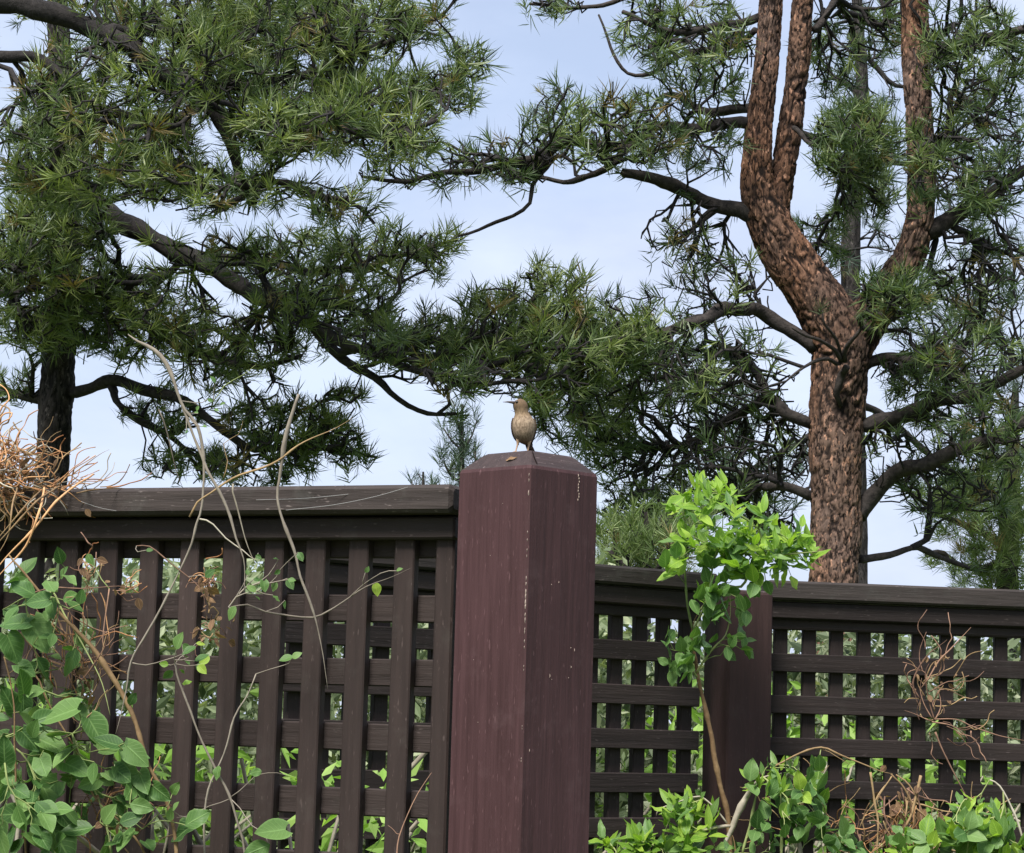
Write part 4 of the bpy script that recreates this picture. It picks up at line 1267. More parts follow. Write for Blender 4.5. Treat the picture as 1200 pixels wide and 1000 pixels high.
def leaf_matrix(P, tip, nrm, size, base):
    y = tip / np.linalg.norm(tip)
    z = nrm - y * (nrm @ y)
    z /= np.linalg.norm(z) + 1e-9
    x = np.cross(y, z)
    return Matrix([[x[i] * size, y[i] * size, z[i] * size, P[i] - base[i]] for i in range(3)] + [[0, 0, 0, 1]])

def leaf_obj(root, base, P, tip, nrm, size, kind, mat, rng):
    ms = leaf_set(kind, mat, mat.name)
    return link('leaf', ms[int(rng.integers(6))], root, None, leaf_matrix(P, tip, nrm, size, base))

def stem_obj(root, base, pts, Y, mat, name='stem', k=7, wig=0.0022, rng=None, step=0.012):
    P, R = spline(pxline(pts, Y), step, rng, wig)
    nz_ = rng.normal(size=len(R)); nz_[1:-1] = (nz_[:-2] + nz_[1:-1] + nz_[2:]) / 2
    R = R * 0.86 * (1 + nz_ * 0.12)
    R = R * np.minimum(1, 0.25 + np.arange(len(R))[::-1] / 12.0)
    # swollen nodes here and there
    for q in range(6, len(R) - 4, 9): R[q] *= 1.25
    V, Q, T = tube(P, R, k)
    link(name, make_mesh(name, V, [Q, np.array(T)]), root, mat, Matrix.Translation(-base))
    return P, R

def vine(name, label, cat, Y, base_px, stems, leaves=(), clouds=(), seed=1, petiole=STEM_GREEN, tipfun=None, r_tip=0.0008, max_leaf=300, lift=.3, balance=.2, wig=.003, step=.015, gaps=()):
    """stems: (points, material); leaves: (px, py, length_px, angle_deg, kind, mat); clouds: (px, py, rx, ry, n, dY, depth, fn)"""
    rng = np.random.default_rng(seed)
    b = at(base_px[0], base_px[1], Y); b[2] = 0
    t = thing(name, b, label, cat)
    sk = Skel(seed + 3)
    for pts, mat in stems:
        P, R = stem_obj(t, b, pts, Y, mat, rng=rng)
        sk.chain(P, R)
    nleaf = 0
    targets, meta, over = [], [], {}
    for px, py, ln, ang, kind, mat in leaves:
        dy = rng.uniform(-.06, .01)
        tipd = rt * math.cos(math.radians(ang)) + up * math.sin(math.radians(ang)) + fw * rng.uniform(-.5, .2)
        size = px2m(ln, Y) * 0.86
        c = at(px, py, Y + dy)
        P0 = c - tipd / np.linalg.norm(tipd) * size * .45
        targets.append(P0); meta.append((tipd, size, kind, mat))
    for c in clouds:
        px, py, rx, ry, n, dY, dep, fn = c
        k = 0; tries = 0
        while k < n and tries < 40 * n:
            tries += 1
            v = rng.uniform(-1, 1, 3)
            if v @ v > 1: continue
            if gap_hit(px + v[0] * rx, py + v[1] * ry, gaps): continue
            targets.append(at(px + v[0] * rx, py + v[1] * ry, Y + dY + v[2] * dep)); meta.append(fn)
            k += 1
    if targets:
        tg = np.array(targets)
        # remember which target each tip came from
        sk.grow(tg, balance, step, lift, wig, None, r_tip)
        g = Geo(); sk.twig_geo(g, 0.0022, (4, 5))
        if g.V:
            o = link('petioles', g.mesh('petioles'), t, petiole, Matrix.Translation(-b)); o['kind'] = 'stuff'
        tipP = np.array([sk.P[q] for q, _ in sk.tips])
        for i, q in enumerate(tg):
            j = int(np.argmin(np.sum((tipP - q) ** 2, 1)))
            d = sk.tips[j][1]
            m = meta[i]
            if callable(m):
                for (P, tip, nrm, size, kind, mat) in m(q, d, rng):
                    if nleaf < max_leaf:
                        leaf_obj(t, b, P, tip, nrm, size, kind, mat, rng); nleaf += 1
                    else:
                        over.setdefault((kind, mat.name), []).append((P, tip, nrm, size, mat))
            else:
                nrm = np.array([rng.normal() * .35, -.85, .55 + rng.normal() * .25])
                leaf_obj(t, b, q, m[0], nrm, m[1], m[2], m[3], rng); nleaf += 1
    for (kind, mn), lst in over.items():
        VV, QQ, UU, n0 = [], [], [], 0
        for P, tip, nrm, size, mat in lst:
            src = leaf_set(kind, mat, mat.name)[int(rng.integers(6))]
            co = np.empty(len(src.vertices) * 3, np.float32); src.vertices.foreach_get('co', co)
            mw = np.array(leaf_matrix(P, tip, nrm, size, b))
            VV.append(co.reshape(-1, 3) @ mw[:3, :3].T + mw[:3, 3])
            i = (np.arange(8)[:, None] * 5 + np.arange(4)[None]).ravel()
            QQ.append(np.stack([i, i + 1, i + 6, i + 5], -1) + n0); n0 += len(VV[-1])
            q = np.arange(45); UU.append(np.stack([(q % 5) / 4.0, (q // 5) / 8.0], -1))
        me = make_mesh('leaves', np.concatenate(VV), [np.concatenate(QQ)], uv=np.concatenate(UU))
        o = link('leaves', me, t, lst[0][4]); o['kind'] = 'stuff'
    print(name, 'leaves', nleaf, 'rest', sum(map(len, over.values())))
    return t, b, rng, sk

def f_single(kind, mat, s0, s1, down=0.5):
    def fn(q, d, rng):
        tip = d * .5 + np.array([rng.normal() * .8, -.25 + rng.normal() * .3, -down + rng.normal() * .5])
        nrm = np.array([rng.normal() * .7, -.7, .6 + rng.normal() * .5])
        return [(q, tip, nrm, rng.uniform(s0, s1), kind, mat if not isinstance(mat, list) else mat[int(rng.integers(len(mat)))])]
    return fn

def f_sprig(kind, mat, s0, s1, n=(3, 5), rise=0.7, spread=1.0):
    def fn(q, d, rng):
        o = []
        ax = d * .4 + np.array([rng.normal() * .5, -.15 + rng.normal() * .4, rise]); ax /= np.linalg.norm(ax)
        m = int(rng.integers(n[0], n[1] + 1))
        for i in range(m):
            a = 2 * math.pi * i / m + rng.uniform(-.4, .4)
            e = np.cross(ax, np.array([math.cos(a), math.sin(a), 0.1])); e /= np.linalg.norm(e) + 1e-9
            tip = ax * rng.uniform(.3, 1.0) + e * spread
            nrm = ax * .9 + np.array([0, -.5, .3]) + rng.normal(size=3) * .25
            o.append((q - ax * 0.008 * i, tip, nrm, rng.uniform(s0, s1), kind, mat if not isinstance(mat, list) else mat[int(rng.integers(len(mat)))]))
        return o
    return fn

# --- leafy vine filling the lower left corner
YV = 3.44
LD, LM, LL = LEAF_DEEP, LEAF_MID, LEAF_LIME
hand = [(70, 838, 58, 200, 'heart', LD), (45, 745, 52, -60, 'heart', LD), (28, 690, 40, 150, 'ovate', LD), (70, 652, 26, 100, 'ovate', LD), (75, 672, 22, 60, 'ovate', LD), (45, 705, 34, 190, 'heart', LD), (15, 760, 44, -70, 'heart', LD), (30, 785, 30, -30, 'heart', LM),
        (125, 870, 34, 165, 'heart', LD), (150, 910, 40, -50, 'heart', LD), (35, 868, 36, -50, 'heart', LD), (40, 855, 30, 70, 'ovate', LD), (10, 898, 26, 20, 'ovate', LM), (10, 915, 28, -20, 'ovate', LM), (15, 955, 48, 180, 'ovate', LD), (68, 948, 40, 10, 'ovate', LM), (128, 955, 36, 55, 'ovate', LM), (152, 960, 32, 20, 'ovate', LD), (92, 973, 44, 190, 'ovate', LM), (72, 990, 56, -55, 'heart', LD),
        (160, 885, 40, -40, 'heart', LD), (155, 820, 20, 60, 'ovate', LD), (40, 812, 30, 10, 'ovate', LD), (165, 945, 34, -10, 'ovate', LD), (10, 820, 40, 110, 'heart', LD), (18, 730, 42, 180, 'heart', LD), (95, 700, 22, 80, 'ovate', LD), (105, 655, 18, -60, 'ovate', LM), (5, 880, 40, 90, 'heart', LD), (110, 905, 30, -90, 'ovate', LD),
        (218, 972, 50, 215, 'ovate', LD), (200, 955, 20, 80, 'ovate', LM), (205, 925, 22, 60, 'ovate', LM)]
t, b, rg, sk = vine('climbing_vine', 'dense leafy vine with heart shaped green leaves climbing the left end of the fence', 'vine', YV, (150, 1000),
     [([(10, 650, 1.6), (45, 690, 1.8), (82, 730, 2.2), (108, 756, 3), (122, 776, 3.6), (147, 822, 3.4), (160, 850, 3.2), (175, 895, 2.9), (195, 935, 2.6), (204, 985, 2.4), (208, 1050, 2.4), (212, 1200, 2.6)], STEM_TAN),
      ([(125, 780, 2.4), (138, 800, 2.4), (150, 826, 2.2)], STEM_TAN),
      ([(60, 690, 1.2), (75, 720, 1.3), (100, 760, 1.3), (120, 800, 1.3), (130, 840, 1.2)], STEM_GREEN),
      ([(0, 866, 1.2), (25, 882, 1.3), (38, 905, 1.5), (48, 940, 1.5), (62, 985, 1.5), (70, 1060, 1.5), (80, 1200, 1.6)], STEM_GREEN),
      ([(85, 860, 1.2), (100, 905, 1.3), (115, 935, 1.4), (128, 985, 1.5), (135, 1060, 1.5)], STEM_GREEN),
      ([(30, 700, 1.0), (60, 690, 1.1), (95, 690, 1.1), (140, 687, 1.0), (160, 690, .8)], STEM_DRY),
      ([(128, 690, 1.0), (124, 720, 1.0), (120, 760, 1.1), (133, 748, .8), (130, 738, .7)], STEM_DRY),
      ([(5, 770, 1.2), (15, 820, 1.3), (18, 900, 1.3), (30, 1000, 1.4), (40, 1200, 1.5)], STEM_TAN),
      ([(40, 790, 1.1), (60, 830, 1.2), (90, 880, 1.2), (110, 930, 1.2), (170, 1000, 1.3), (180, 1100, 1.3)], STEM_TAN)],
     hand,
     [(50, 720, 60, 70, 24, .0, .05, f_single('ovate', [LD, LD, LM], .018, .042)), (60, 880, 95, 110, 60, .02, .07, f_single('heart', [LD, LD, LM], .018, .05)), (30, 960, 60, 60, 26, -.02, .06, f_single('ovate', [LD, LM], .02, .05)), (150, 940, 42, 60, 22, .0, .04, f_single('heart', [LD, LD, LM], .016, .04)), (50, 800, 70, 50, 18, .03, .03, f_single('ovate', [LD, LM], .016, .03))],
     seed=5)

# --- bare wandering shoots over the left fence
YS = 3.50
t, b, rg, sk = vine('bare_vine', 'pale bare vine shoots looping over the left fence and standing above its cap', 'vine', 3.42, (250, 1000),
     [([(150, 392, .7), (172, 405, 2.6), (188, 418, 2.8), (200, 438, 2.4), (208, 460, 2.2), (217, 480, 2.2), (232, 500, 2.2), (240, 545, 1.9), (236, 592, 1.7), (231, 612, 1.6), (220, 650, 1.5), (175, 735, 1.5), (155, 777, 1.4), (150, 800, 1.4), (143, 830, 1.3), (135, 862, 1.2)], STEM_GREY),
      ([(212, 470, 1.6), (228, 515, 1.9), (242, 550, 2.1), (257, 575, 2.2), (270, 605, 2.2), (277, 630, 2.0), (285, 655, 1.8), (284, 697, 1.6)], STEM_GREY),
      ([(350, 462, 1.8), (343, 485, 3.0), (335, 515, 3.0), (330, 538, 2.6), (326, 562, 2.0), (325, 582, 1.9), (336, 620, 1.9), (347, 652, 1.9), (352, 675, 1.8), (366, 715, 1.7), (372, 735, 1.6), (378, 770, 1.4), (382, 805, 1.2)], STEM_GREY),
      ([(222, 606, 1.3), (232, 588, 1.4), (247, 577, 1.5), (273, 563, 1.6), (300, 552, 1.5), (326, 540, 1.5), (350, 522, 1.4), (385, 506, 1.1), (413, 494, .8)], STEM_TAN),
      ([(273, 567, 1.3), (276, 590, 1.3), (281, 612, 1.3), (287, 631, 1.2), (294, 650, 1.1), (299, 664, 1.0)], STEM_PALE),
      ([(232, 608, 1.3), (250, 615, 1.3), (265, 630, 1.3), (285, 644, 1.2), (298, 655, 1.1), (304, 650, .9)], STEM_PALE),
      ([(268, 712, .9), (290, 707, 1.1), (312, 716, 1.2), (340, 722, 1.2), (368, 724, 1.3), (385, 716, 1.2), (400, 706, 1.2), (430, 686, 1.1), (460, 675, 1.0), (482, 665, .8)], STEM_GREY),
      ([(205, 778, 1.2), (206, 790, 1.3), (215, 815, 1.4), (232, 857, 1.4), (252, 900, 1.5), (268, 930, 1.5), (278, 965, 1.5), (286, 1000, 1.5), (290, 1100, 1.6), (295, 1250, 1.6)], STEM_GREY),
      ([(300, 790, .9), (290, 815, 1.0), (275, 842, 1.2), (257, 895, 1.3), (242, 935, 1.3), (240, 1000, 1.4), (240, 1100, 1.4), (240, 1250, 1.5)], STEM_GREY),
      ([(155, 777, 1.1), (172, 781, 1.1), (195, 774, 1.0), (215, 766, .9), (240, 750, .7)], STEM_GREY),
      ([(268, 936, .9), (290, 918, .9), (305, 907, .9), (325, 905, .8), (340, 912, .7)], STEM_GREY),
      ([(270, 936, .9), (245, 945, 1.0), (225, 955, 1.0), (205, 958, .8)], STEM_GREY),
      ([(462, 1010, 1.2), (468, 980, 1.2), (478, 955, 1.2), (490, 930, 1.6), (503, 908, 1.3)], STEM_DRY),
      ([(469, 978, 1.0), (462, 972, .9), (456, 966, .7)], STEM_DRY),
      ([(186, 480, .9), (195, 505, 1.1), (205, 540, 1.2), (212, 575, 1.0)], STEM_GREY),
      ([(262, 560, .9), (266, 540, .9), (262, 520, .9), (280, 510, .8), (285, 495, .7)], STEM_TAN),
      ([(250, 470, .9), (262, 452, 1.1), (285, 440, 1.0), (300, 430, .8)], STEM_GREEN),
      ([(160, 640, .8), (175, 640, .9), (200, 660, .9), (235, 690, .9), (240, 720, .8)], STEM_DRY)],
     [(318, 975, 44, 185, 'heart', LD), (302, 996, 40, 200, 'ovate', LD), (352, 652, 15, -60, 'ovate', LM), (310, 687, 16, -80, 'heart', LM), (340, 684, 18, -60, 'ovate', LM), (295, 690, 16, 150, 'ovate', LM), (272, 718, 22, -120, 'ovate', LM), (441, 690, 20, -80, 'ovate', LL), (430, 668, 10, 60, 'ovate', LD), (336, 772, 20, 200, 'ovate', LD), (347, 768, 16, 30, 'ovate', LM), (468, 668, 10, 20, 'ovate', LM), (210, 752, 26, 70, 'ovate', LM), (222, 762, 22, -150, 'ovate', LD), (236, 772, 22, 20, 'ovate', LD), (245, 672, 18, 40, 'ovate', LD), (250, 445, 12, 120, 'ovate', LM), (255, 905, 20, -100, 'ovate', LM), (300, 905, 18, 190, 'ovate', LM), (230, 960, 40, 30, 'ovate', LM), (175, 645, 10, 0, 'ovate', LD), (205, 945, 16, 60, 'ovate', LM)],
     [(310, 680, 36, 34, 12, 0, .02, f_single('ovate', [LD, LM], .008, .016)), (222, 770, 30, 36, 12, .03, .03, f_single('ovate', [LD, LM, LL], .010, .022)), (240, 480, 40, 40, 8, .0, .03, f_single('ovate', [LM], .006, .012))],
     seed=9, petiole=STEM_GREY, r_tip=.0006)

# --- dry tangle heaped on the left fence
def tangle(name, label, Y, base_px, spec, seed, mats):
    rng = np.random.default_rng(seed)
    b = at(base_px[0], base_px[1], Y); b[2] = 0
    t = thing(name, b, label, 'dead vine')
    for cx, cy, rx, ry, n, ln, r_px, sw, dep, bias in spec:
        for q in range(n):
            v = rng.normal(size=2) * .45
            p = np.array([cx + v[0] * rx, cy + v[1] * ry])
            a = rng.uniform(0, 2 * math.pi) if bias is None else math.radians(bias + rng.normal() * 28)
            yy = rng.uniform(-dep, dep)
            pts = []
            m = int(rng.integers(5, 9))
            for k in range(m):
                pts.append((p[0], p[1], r_px * rng.uniform(.6, 1.2) * (1 - .4 * k / m), yy))
                a += rng.normal() * sw
                p = p + ln / m * np.array([math.cos(a), -math.sin(a)])
                yy += rng.normal() * dep * .25
            P, R = spline(pxline(pts, Y), 0.008, rng, .0006)
            V, Q, T = tube(P, R, 5)
            link('twig', make_mesh('twig', V, [Q, np.array(T)]), t, mats[int(rng.integers(len(mats)))], Matrix.Translation(-b))
    return t, b, rng
def dead_leaves(t, b, cx, cy, rx, ry, n, Y, rng, s0=.010, s1=.026):
    for q in range(n):
        P = at(cx + rng.normal() * rx * .5, cy + rng.normal() * ry * .5, Y + rng.normal() * .02)
        tip = np.array([rng.normal() * .6, -.3 + rng.normal() * .4, -.8 + rng.normal() * .5])
        leaf_obj(t, b, P, tip, rng.normal(size=3) + np.array([0, -.8, .3]), rng.uniform(s0, s1), ('lance', 'ovate')[int(rng.integers(2))], LEAF_DEAD, rng)
t, b, rg = tangle('dry_vine', 'heap of curly orange dead vine twigs piled on the left end of the fence cap', 3.66, (30, 1000),
     [(-4, 556, 54, 42, 210, 64, .95, .62, .07, None), (45, 572, 70, 8, 40, 70, .9, .4, .06, 8), (10, 520, 50, 30, 26, 60, 1.2, .8, .05, None), (95, 573, 55, 5, 12, 60, .8, .35, .04, 0)], 14, [STEM_RED, STEM_RED, STEM_TAN, STEM_PALE])
dead_leaves(t, b, 20, 560, 80, 40, 40, 3.64, rg)
for pts in ([(110, 556, 1.2, 0), (85, 572, 1.4, -.12), (62, 592, 1.5, -.2), (35, 625, 1.5, -.22), (10, 650, 1.4, -.22), (-10, 675, 1.2, -.22)],
            [(70, 570, 1.2, -.05), (45, 586, 1.4, -.2), (20, 612, 1.4, -.22), (-10, 645, 1.2, -.22)],
            [(52, 572, 1.4, -.1), (46, 600, 1.5, -.22), (30, 640, 1.4, -.22), (5, 668, 1.2, -.22), (-15, 690, 1, -.22)],
            [(48, 575, 1.1, -.1), (28, 595, 1.2, -.21), (5, 622, 1.2, -.22), (-20, 650, 1, -.22)],
            [(20, 572, 1.1, -.1), (14, 595, 1.2, -.21), (10, 625, 1.2, -.22), (-5, 655, 1, -.22)],
            [(90, 578, 1.0, -.14), (110, 574, 1.0, -.1), (140, 572, .9, -.06), (165, 574, .7, -.05)],
            [(55, 530, 1.0, -.05), (48, 512, 1.0, -.05), (58, 500, .9, -.05), (62, 488, .7, -.05)],
            [(40, 550, 1.2, -.05), (48, 535, 1.2, -.05), (60, 512, 1.0, -.05), (72, 505, .7, -.05)],
            [(85, 556, 1.1), (100, 545, 1.0), (118, 532, .9), (128, 527, .7)]):
    stem_obj(t, b, pts, 3.66, STEM_RED if len(pts) > 4 else STEM_TAN, 'twig', 6, .0006, rg, .008)

t, b, rg = tangle('dry_vine', 'reddish brown dead leaf stalks caught between the slats of the left fence', 3.48, (245, 1000),
     [(243, 695, 9, 30, 16, 34, 1.0, .8, .02, 90), (105, 670, 10, 20, 10, 30, .9, .8, .02, 90), (140, 690, 18, 8, 8, 34, .8, .7, .02, 0), (250, 745, 14, 16, 9, 30, .9, .8, .02, None), (95, 800, 36, 60, 36, 80, .9, .4, .03, 80), (60, 720, 50, 40, 20, 80, .8, .4, .03, -50), (130, 960, 50, 40, 26, 70, 1.0, .5, .03, 70)], 15, [STEM_DRY, STEM_DRY, STEM_RED, STEM_TAN])
for q in ((243, 695, 10, 36, 18), (105, 668, 12, 22, 8), (140, 690, 20, 10, 6), (250, 745, 14, 20, 8), (100, 810, 30, 60, 14), (130, 950, 60, 50, 16)): dead_leaves(t, b, *q, 3.47, rg, .008, .022)

# --- lime green vine over the far fence
YG = 4.86
RL = [LL, LL, LM]
vine('climbing_vine', 'bright lime green leafy vine topping the far fence at the slimmer post', 'vine', YG, (856, 1000),
     [([(858, 1200, 4.2), (856, 1040, 4.0), (854, 968, 3.8), (846, 925, 3.5), (836, 880, 3.3), (828, 840, 3.2), (819, 795, 3.0), (813, 760, 2.8), (812, 735, 2.5), (818, 716, 2.2)], STEM_TAN),
      ([(812, 738, 2.0), (806, 710, 1.8), (804, 685, 1.6), (802, 660, 1.4), (806, 625, 1.2, -.03), (800, 590, 1, -.05)], STEM_GREEN),
      ([(818, 718, 1.8), (845, 690, 1.8, -.03), (868, 688, 1.8, -.05), (880, 668, 1.9, -.06), (890, 652, 1.7, -.06), (905, 630, 1.4, -.06), (925, 610, 1, -.06)], STEM_GREEN),
      ([(816, 790, 1.6), (835, 760, 1.5, -.04), (850, 745, 1.4, -.06), (856, 720, 1.2, -.06), (856, 700, 1.0, -.06)], STEM_GREEN),
      ([(812, 740, 1.6), (830, 700, 1.6, -.04), (836, 660, 1.5, -.06), (846, 620, 1.3, -.06), (845, 580, 1, -.06)], STEM_GREEN),
      ([(890, 652, 1.5, -.06), (915, 650, 1.4, -.1), (945, 648, 1.1, -.14), (968, 645, .8, -.16)], STEM_GREEN),
      ([(818, 795, 1.3), (805, 775, 1.1, -.03), (797, 758, 1, -.05)], STEM_GREEN)],
     [(860, 652, 24, -60, 'ovate', LM), (792, 590, 36, 215, 'ovate', LL), (855, 768, 22, -40, 'ovate', LM), (878, 750, 18, 10, 'ovate', LM), (877, 765, 20, -50, 'ovate', LM), (884, 690, 26, -60, 'ovate', LM), (900, 688, 22, -70, 'ovate', LM), (868, 720, 22, -60, 'ovate', LM), (930, 682, 22, -70, 'ovate', LL)],
     [(840, 612, 62, 48, 36, -.03, .12, f_sprig('lance', RL, .024, .050, (4, 6))), (908, 632, 54, 36, 26, -.06, .12, f_sprig('lance', RL, .024, .050, (4, 6))), (828, 660, 56, 34, 22, -.05, .08, f_sprig('ovate', [LM, LL, LL], .034, .054, (2, 3))), (880, 665, 40, 22, 10, -.07, .06, f_sprig('ovate', [LM, LL], .034, .052, (2, 3), .3)), (955, 645, 16, 10, 4, -.12, .03, f_sprig('lance', [LL], .036, .05, (3, 4), .3)), (920, 655, 36, 22, 8, -.08, .05, f_sprig('lance', [LM, LL], .035, .055, (2, 4), .0)), (845, 705, 46, 28, 18, -.06, .05, f_sprig('ovate', [LM], .03, .045, (2, 3), -.1)), (800, 765, 22, 34, 13, -.05, .03, f_sprig('ovate', [LM, LD], .026, .04, (2, 3), -.2)), (855, 755, 34, 14, 5, -.05, .03, f_sprig('ovate', [LM], .026, .04, (2, 3), 0)), (825, 580, 40, 20, 9, -.03, .06, f_sprig('lance', [LL], .03, .05, (3, 4)))],
     seed=17, r_tip=.0009, max_leaf=300)

# --- green vines along the foot of the far fence
vine('climbing_vine', 'leafy green vine clump at the foot of the slimmer post, with bleached dead stubs', 'vine', 4.80, (852, 1000),
     [([(845, 1060, 2.2), (848, 1000, 2.2), (856, 975, 3.0), (868, 945, 4.4), (880, 925, 4.8), (893, 912, 3.6), (905, 908, 2.2), (915, 903, 1.4)], STEM_PALE),
      ([(858, 968, 2.2), (835, 970, 3.2), (815, 976, 2.6), (806, 979, 1.2)], STEM_PALE),
      ([(852, 965, 1.2), (838, 948, 1.2), (820, 934, 1.1), (800, 938, 1.0), (783, 944, 1.1), (772, 950, 1.8), (770, 957, 1.2)], STEM_PALE),
      ([(870, 1000, 1.6), (880, 960, 1.5), (888, 925, 1.4), (898, 900, 1.4), (910, 890, 1.3)], STEM_GREEN),
      ([(893, 910, 1.2), (888, 898, 1.2), (882, 892, .8)], STEM_DRY),
      ([(940, 1060, 3), (937, 1000, 3.2), (932, 965, 3.4), (930, 940, 3), (933, 932, 1.6)], STEM_PALE),
      ([(905, 900, 1.2), (930, 886, 1.3), (962, 877, 1.4), (985, 884, 1.4), (1010, 895, 1.3), (1045, 907, 1.2)], STEM_TAN),
      ([(962, 878, 1.0), (985, 890, 1.0), (1000, 900, .9)], STEM_TAN),
      ([(775, 1060, 1.6), (780, 1000, 1.5), (790, 985, 1.3), (800, 978, 1.2)], STEM_GREEN),
      ([(920, 1100, 1.8), (915, 1000, 1.8), (918, 950, 1.6), (912, 915, 1.3)], STEM_GREEN),
      ([(720, 1080, 1.6), (722, 1000, 1.4), (728, 975, 1.2)], STEM_GREEN),
      ([(860, 1100, 1.8), (862, 1000, 1.6), (857, 972, 1.5)], STEM_TAN)],
     [(818, 929, 12, 130, 'ovate', LM), (824, 932, 12, 60, 'ovate', LM), (900, 938, 12, -50, 'ovate', LL)],
     [(735, 990, 46, 24, 14, 0, .08, f_sprig('lance', [LL, LL, LM], .035, .055, (3, 5), .9)), (802, 968, 32, 30, 16, -.02, .06, f_sprig('lance', [LL, LL, LM], .035, .06, (3, 5), 1.0)), (805, 1000, 50, 24, 12, 0, .08, f_sprig('lance', [LL, LM], .035, .06, (3, 4), .6)), (930, 940, 60, 48, 25, -.03, .1, f_sprig('ovate', [LM, LM, LD, LL], .03, .05, (2, 3), .4)), (960, 985, 50, 30, 13, -.03, .08, f_sprig('ovate', [LM, LD], .03, .052, (2, 3), .3)), (905, 905, 30, 22, 9, -.02, .05, f_sprig('lance', [LL, LM], .025, .04, (3, 4), .6)), (880, 990, 40, 22, 9, 0, .06, f_sprig('lance', [LM, LD], .03, .045, (2, 3), .5))],
     seed=23, r_tip=.0008, max_leaf=300)
vine('climbing_vine', 'low green vine with narrow leaves at the bottom right below the fence', 'vine', 4.85, (1130, 1000),
     [([(1130, 1100, 1.6), (1132, 1020, 1.5), (1136, 985, 1.3), (1140, 960, 1.1)], STEM_GREEN), ([(1180, 1100, 1.6), (1172, 1010, 1.5), (1170, 975, 1.3), (1165, 958, 1)], STEM_GREEN), ([(1080, 1100, 1.6), (1090, 1010, 1.4), (1095, 985, 1.1)], STEM_GREEN),
      ([(1160, 914, 1.2), (1172, 922, 1.6), (1185, 945, 1.6), (1200, 985, 1.5), (1215, 1020, 1.4), (1225, 1200, 1.4)], STEM_PALE)],
     [], [(1130, 985, 66, 28, 23, 0, .1, f_sprig('ovate', [LM, LM, LL, LD], .035, .055, (2, 4), .5)), (1140, 962, 42, 22, 14, 0, .06, f_sprig('lance', [LM, LL], .03, .055, (3, 4), .9)), (1185, 990, 40, 24, 16, 0, .08, f_sprig('ovate', [LM, LD, LL], .03, .05, (2, 3), .4)), (1060, 992, 40, 18, 8, 0, .06, f_sprig('ovate', [LM, LL], .025, .045, (2, 3), .4))],
     seed=29, max_leaf=250)

# --- dry vine caught in the right lattice
t, b, rg = tangle('dry_vine', 'brown dry vine twigs hooked into the right lattice fence', 5.16, (1090, 1000),
     [(1092, 800, 30, 38, 15, 60, .8, .4, .02, 60), (1085, 820, 20, 24, 7, 40, .8, .6, .02, None), (1120, 855, 40, 10, 8, 50, .8, .5, .02, -20)], 31, [STEM_DRY, STEM_DRY, STEM_TAN])
dead_leaves(t, b, 1090, 805, 36, 50, 22, 5.15, rg, .008, .02)
for pts in ([(1092, 842, 1.2), (1083, 825, 1.1), (1078, 808, 1.0), (1080, 795, .8)], [(1095, 845, 1.2), (1088, 820, 1.2), (1084, 790, 1.1), (1088, 778, .9)], [(1095, 845, 1.2), (1102, 830, 1.1), (1100, 812, 1.0), (1090, 800, .8)],
            [(1092, 846, 1.2), (1115, 850, 1.1), (1130, 860, 1.1), (1134, 866, .8)], [(1095, 843, 1.2), (1120, 843, 1.1), (1140, 852, 1.0), (1170, 862, 1.1), (1200, 868, 1.0)], [(1090, 845, 1), (1075, 838, .9), (1060, 832, .7)],
            [(1096, 858, 1.6), (1105, 880, 1.1), (1120, 910, 1.0), (1138, 945, .9)], [(1085, 800, 1.2), (1100, 775, 1.3), (1115, 760, 1.3), (1132, 742, 1.2), (1138, 736, .8)], [(1078, 820, 1), (1070, 800, 1.1), (1085, 770, 1.1), (1110, 750, 1)]):
    stem_obj(t, b, pts, 5.14, STEM_DRY, 'twig', 6, .0008, rg, .01)
t, b, rg = tangle('dry_vine', 'bundle of tan dry stems hanging at the foot of the right lattice fence', 5.0, (1060, 1000),
     [(1062, 945, 22, 40, 34, 80, 1.1, .22, .04, -80), (1050, 990, 40, 20, 20, 60, 1.0, .5, .04, 70), (1000, 985, 50, 22, 22, 50, .9, .6, .05, None), (940, 960, 60, 50, 16, 70, .8, .4, .06, 80), (1120, 975, 70, 26, 14, 60, .8, .5, .06, 70)], 37, [STEM_TAN, STEM_DRY, STEM_TAN, STEM_RED])
dead_leaves(t, b, 1058, 950, 36, 50, 26, 4.98, rg, .014, .034)
for pts in ([(1044, 907, 1.3), (1060, 925, 1.3), (1072, 960, 1.3), (1060, 1000, 1.3), (1058, 1090, 1.3)], [(1020, 905, 1.6), (1025, 940, 1.5), (1029, 965, 1.6), (1028, 1000, 1.4), (1028, 1090, 1.4)], [(1079, 909, 2.2), (1073, 935, 2.0), (1066, 960, 1.8), (1050, 985, 1.5), (1040, 1010, 1.4)], [(1045, 910, 1), (1035, 925, 1), (1028, 940, 1), (1036, 955, .9)], [(1050, 908, 1.2), (1065, 920, 1.2), (1080, 950, 1.1), (1082, 990, 1.1)]):
    stem_obj(t, b, pts, 4.97, STEM_TAN, 'twig', 6, .0008, rg, .01)

